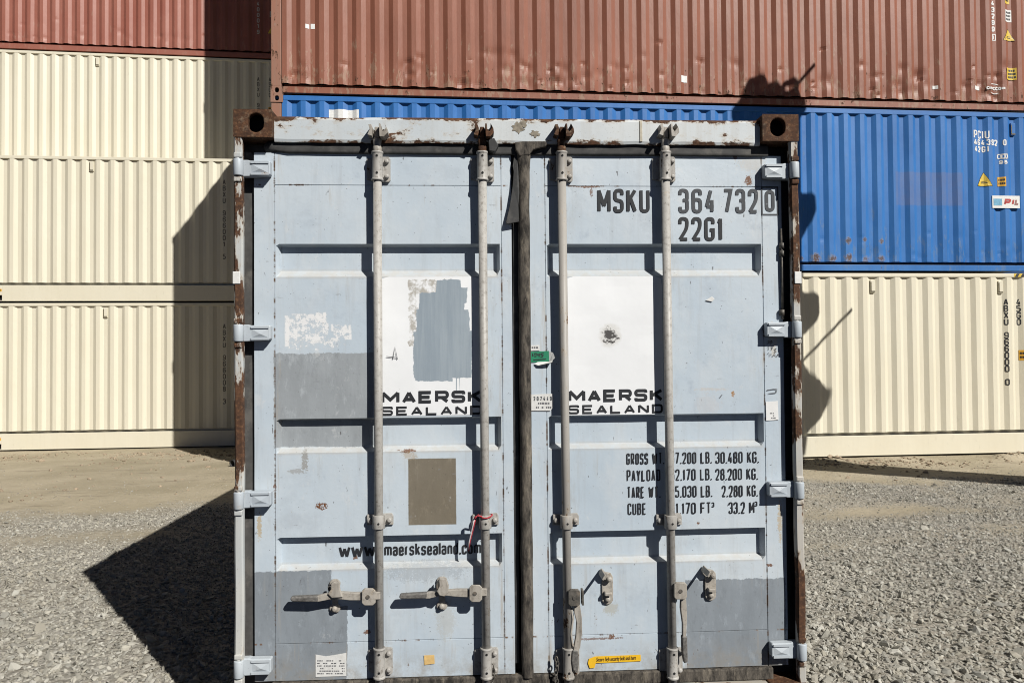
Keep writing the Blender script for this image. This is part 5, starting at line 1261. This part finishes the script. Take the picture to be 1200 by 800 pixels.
mb = MB(); mb.tube(rel([px(556, 607, -0.012), px(554.2, 615, -0.004), px(552, 625, 0.006), px(549.8, 634, 0.016), px(548.4, 643, 0.026)]), 0.0028, 8)
mb.tube(rel([px(556, 606, -0.012), px(553.8, 611, 0.0), px(552.4, 619, 0.01), px(552.6, 623, 0.012)]), [0.003, 0.0055, 0.005, 0.002], 8); mb.build('cord_strand', WC, cr)
#@@PART3
# ------------------------------------------------------------------ small things on the ground
def gpoint(x, y, zg=-0.2):
    d = FWD + RIGHT * ((x - 600) / FOC) - UP * ((y - 400) / FOC); k = (zg - CAM.z) / d.z; return CAM + d * k
p = gpoint(272, 549, -0.17); zg = float(gz(np.array([p.x]), np.array([p.y]))[0])
pe = empty('drain_pipe', (p.x, p.y, zg)); tag(pe, 'short black pipe lying on the dirt by the foot of the cream stack', 'pipe')
mb = MB(); n_ = 24
def ringtube(mb, y0, y1, r0, r1, zc):
    o = len(mb.v)
    for yy, rr in ((y0, r0), (y1, r0), (y1, r1), (y0, r1)):
        for k in range(n_): a = 2 * math.pi * k / n_; mb.v.append((rr * math.cos(a), yy, zc + rr * math.sin(a)))
    for i in range(4):
        for k in range(n_): a_, b_ = i * n_ + k, i * n_ + (k + 1) % n_; c_, d_ = ((i + 1) % 4) * n_ + (k + 1) % n_, ((i + 1) % 4) * n_ + k; mb.f.append((o + a_, o + b_, o + c_, o + d_)); mb.smooth.append(i in (0, 2))
ringtube(mb, 0.0, 0.8, 0.055, 0.047, 0.05); mb.build('pipe_wall', BLACKRUB, pe); pe.rotation_euler = (0.05, 0, -0.5)
mb = MB(); mb.box(-0.03, 0.03, 0.05, 0.7, 0.0, 0.012); mb.build('pipe_strip', BLACKRUB, pe)  # flat black strip along the bottom of the pipe

# ------------------------------------------------------------------ made-up crane, unseen at the right, shaped to shade the stack
YEL = worn_paint('crane_yellow', (0.62, 0.38, 0.04), (0.66, 0.43, 0.06), 0.72, 5).m
CBLK = plain('crane_black', (0.03, 0.03, 0.03), 0.6, 0.3, 20); GLS = NT('cab_glass', 0.05, 0.6); GLS.color((0.02, 0.03, 0.035)); GLS = GLS.m
BASE = Vector((14.6, -0.6, GZ))
kc = empty('shadow_crane', BASE); tag(kc, 'made-up yellow crane, unseen right of the stacks, added to cast a shadow', 'shadow caster')
def loc(mb): mb.v = [tuple(Vector(v) - BASE) for v in mb.v]; return mb
def beam(p0, p1, w0, h0, w1, h1):
    p0, p1 = Vector(p0), Vector(p1); d = (p1 - p0).normalized(); s_ = d.cross(Vector((0, 0, 1))).normalized(); u = s_.cross(d); mb = MB(); vs_ = []
    for p, w_, h_ in ((p0, w0, h0), (p1, w1, h1)):
        for a, b in ((-1, -1), (1, -1), (1, 1), (-1, 1)): vs_.append(p + s_ * a * w_ / 2 + u * b * h_ / 2)
    mb.add(vs_, [(0, 1, 2, 3), (7, 6, 5, 4), (0, 4, 5, 1), (1, 5, 6, 2), (2, 6, 7, 3), (3, 7, 4, 0)]); return mb
B = BASE
for k in (-1, 1):
    mb = MB(); pts = []
    for j in range(24):
        a = 2 * math.pi * j / 24; pts.append((B.x + math.copysign(1.3, math.cos(a)) + 0.42 * math.cos(a), B.z + 0.44 + 0.42 * math.sin(a)))
    mb.prism(pts, B.y + k * 1.05 - 0.28, B.y + k * 1.05 + 0.28); loc(mb).build('track', CBLK, kc, 0.03)
mb = MB(); mb.box(B.x - 1.1, B.x + 1.1, B.y - 0.8, B.y + 0.8, B.z + 0.5, B.z + 0.85); mb.cyl((B.x, B.y, B.z + 0.8), (B.x, B.y, B.z + 1.05), 0.6, 28); loc(mb).build('undercarriage', CBLK, kc, 0.02)
mb = MB(); mb.box(B.x - 0.9, B.x + 1.9, B.y - 1.2, B.y + 1.2, B.z + 1.05, B.z + 1.75); loc(mb).build('body', YEL, kc, 0.06)
mb = MB(); mb.box(B.x + 1.9, B.x + 2.5, B.y - 1.15, B.y + 1.15, B.z + 1.0, B.z + 2.0); loc(mb).build('counterweight', CBLK, kc, 0.08)
mb = MB(); mb.prism([(B.x - 1.3, B.z + 1.1), (B.x + 0.2, B.z + 1.1), (B.x + 0.2, B.z + 2.75), (B.x - 0.9, B.z + 2.75), (B.x - 1.3, B.z + 1.9)], B.y - 1.3, B.y - 0.35); cb = loc(mb).build('cab', YEL, kc, 0.05)
mb = MB(); mb.prism([(B.x - 1.0, B.z + 1.75), (B.x + 0.05, B.z + 1.75), (B.x + 0.05, B.z + 2.6), (B.x - 0.8, B.z + 2.6), (B.x - 1.0, B.z + 2.1)], B.y - 1.31, B.y - 1.295); loc(mb).build('window', GLS, cb)
ELB = Vector((6.15, 4.35, 3.7))
loc(beam((B.x - 0.4, B.y + 0.3, B.z + 1.7), ELB, 0.5, 1.25, 0.4, 0.95)).build('boom', YEL, kc, 0.03)
loc(MB().tube([(B.x - 0.6, B.y + 0.3, B.z + 3.0), (6.25, 4.3, 4.75)], 0.05, 10)).build('shadow_rail', CBLK, kc)
loc(MB().tube([(B.x - 1.2, B.y + 0.6, B.z + 1.2), (10.6, 1.9, 2.15)], 0.09, 14)).build('lift_cylinder', CBLK, kc)
# upright arm facing the sun, outlined from the shadow it has to throw
hx = Vector((SUN.x, SUN.y, 0)).normalized(); wn = Vector((-math.sin(PHI), math.cos(PHI), 0)); C0 = Vector((6.5, 4.55, 0))
def cast(xp, yp):
    d = FWD + RIGHT * ((xp - 600) / FOC) - UP * ((yp - 400) / FOC)
    P = CAM + d * ((Vector((SX, SY, 0)) - CAM).dot(wn) / d.dot(wn)); k = (C0 - P).dot(hx) / SUN.dot(hx); return P + SUN * k
def arm_part(name, pts, mat, th=0.16):
    q = [cast(*p_) for p_ in pts]; n_ = len(q); mb = MB(); mb.add([p_ - hx * th / 2 for p_ in q] + [p_ + hx * th / 2 for p_ in q], [tuple(range(n_)), tuple(range(2 * n_ - 1, n_ - 1, -1))] + [(i, (i + 1) % n_, n_ + (i + 1) % n_, n_ + i) for i in range(n_)])
    return loc(mb).build(name, mat, kc, 0.01)
arm_part('arm', [(868, 300), (868, 150), (872, 132), (940, 132), (940, 180), (941, 300), (943, 420), (941, 540), (915, 560), (868, 540)], YEL, 0.3)
arm_part('shadow_collar', [(857, 133), (866, 122), (873, 110), (880, 106), (935, 107), (944, 116), (945, 124), (938, 136), (860, 138)], CBLK)
arm_part('shadow_head', [(872, 112), (874, 103), (879, 95), (884, 91), (890, 89), (896, 90), (901, 94), (905, 98), (908, 96), (911, 98), (915, 103), (921, 107), (921, 114), (875, 118)], CBLK)
arm_part('shadow_bump', [(938, 226), (950, 226), (956, 232), (957, 243), (953, 254), (946, 268), (938, 280)], CBLK, 0.12)
arm_part('shadow_bump', [(938, 342), (952, 343), (961, 349), (962, 362), (958, 372), (948, 384), (938, 392)], CBLK, 0.12)
arm_part('shadow_block', [(940, 424), (950, 432), (958, 446), (968, 450), (975, 458), (973, 469), (966, 482), (954, 496), (947, 506), (944, 530), (938, 530)], CBLK, 0.12)
def rel_c(pts): return [Vector(p_) - BASE for p_ in pts]
loc(MB().tube([cast(936, 97), cast(955.5, 75)], 0.028, 8)).build('shadow_stick', CBLK, kc)
loc(MB().tube([cast(927 + 7 * math.cos(a), 101 + 7.5 * math.sin(a)) for a in [2 * math.pi * k / 18 for k in range(19)]], 0.04, 8, caps=False)).build('shadow_ring', CBLK, kc)
loc(MB().tube([cast(940, 424), cast(1000, 361)], 0.022, 8)).build('shadow_rod', CBLK, kc)
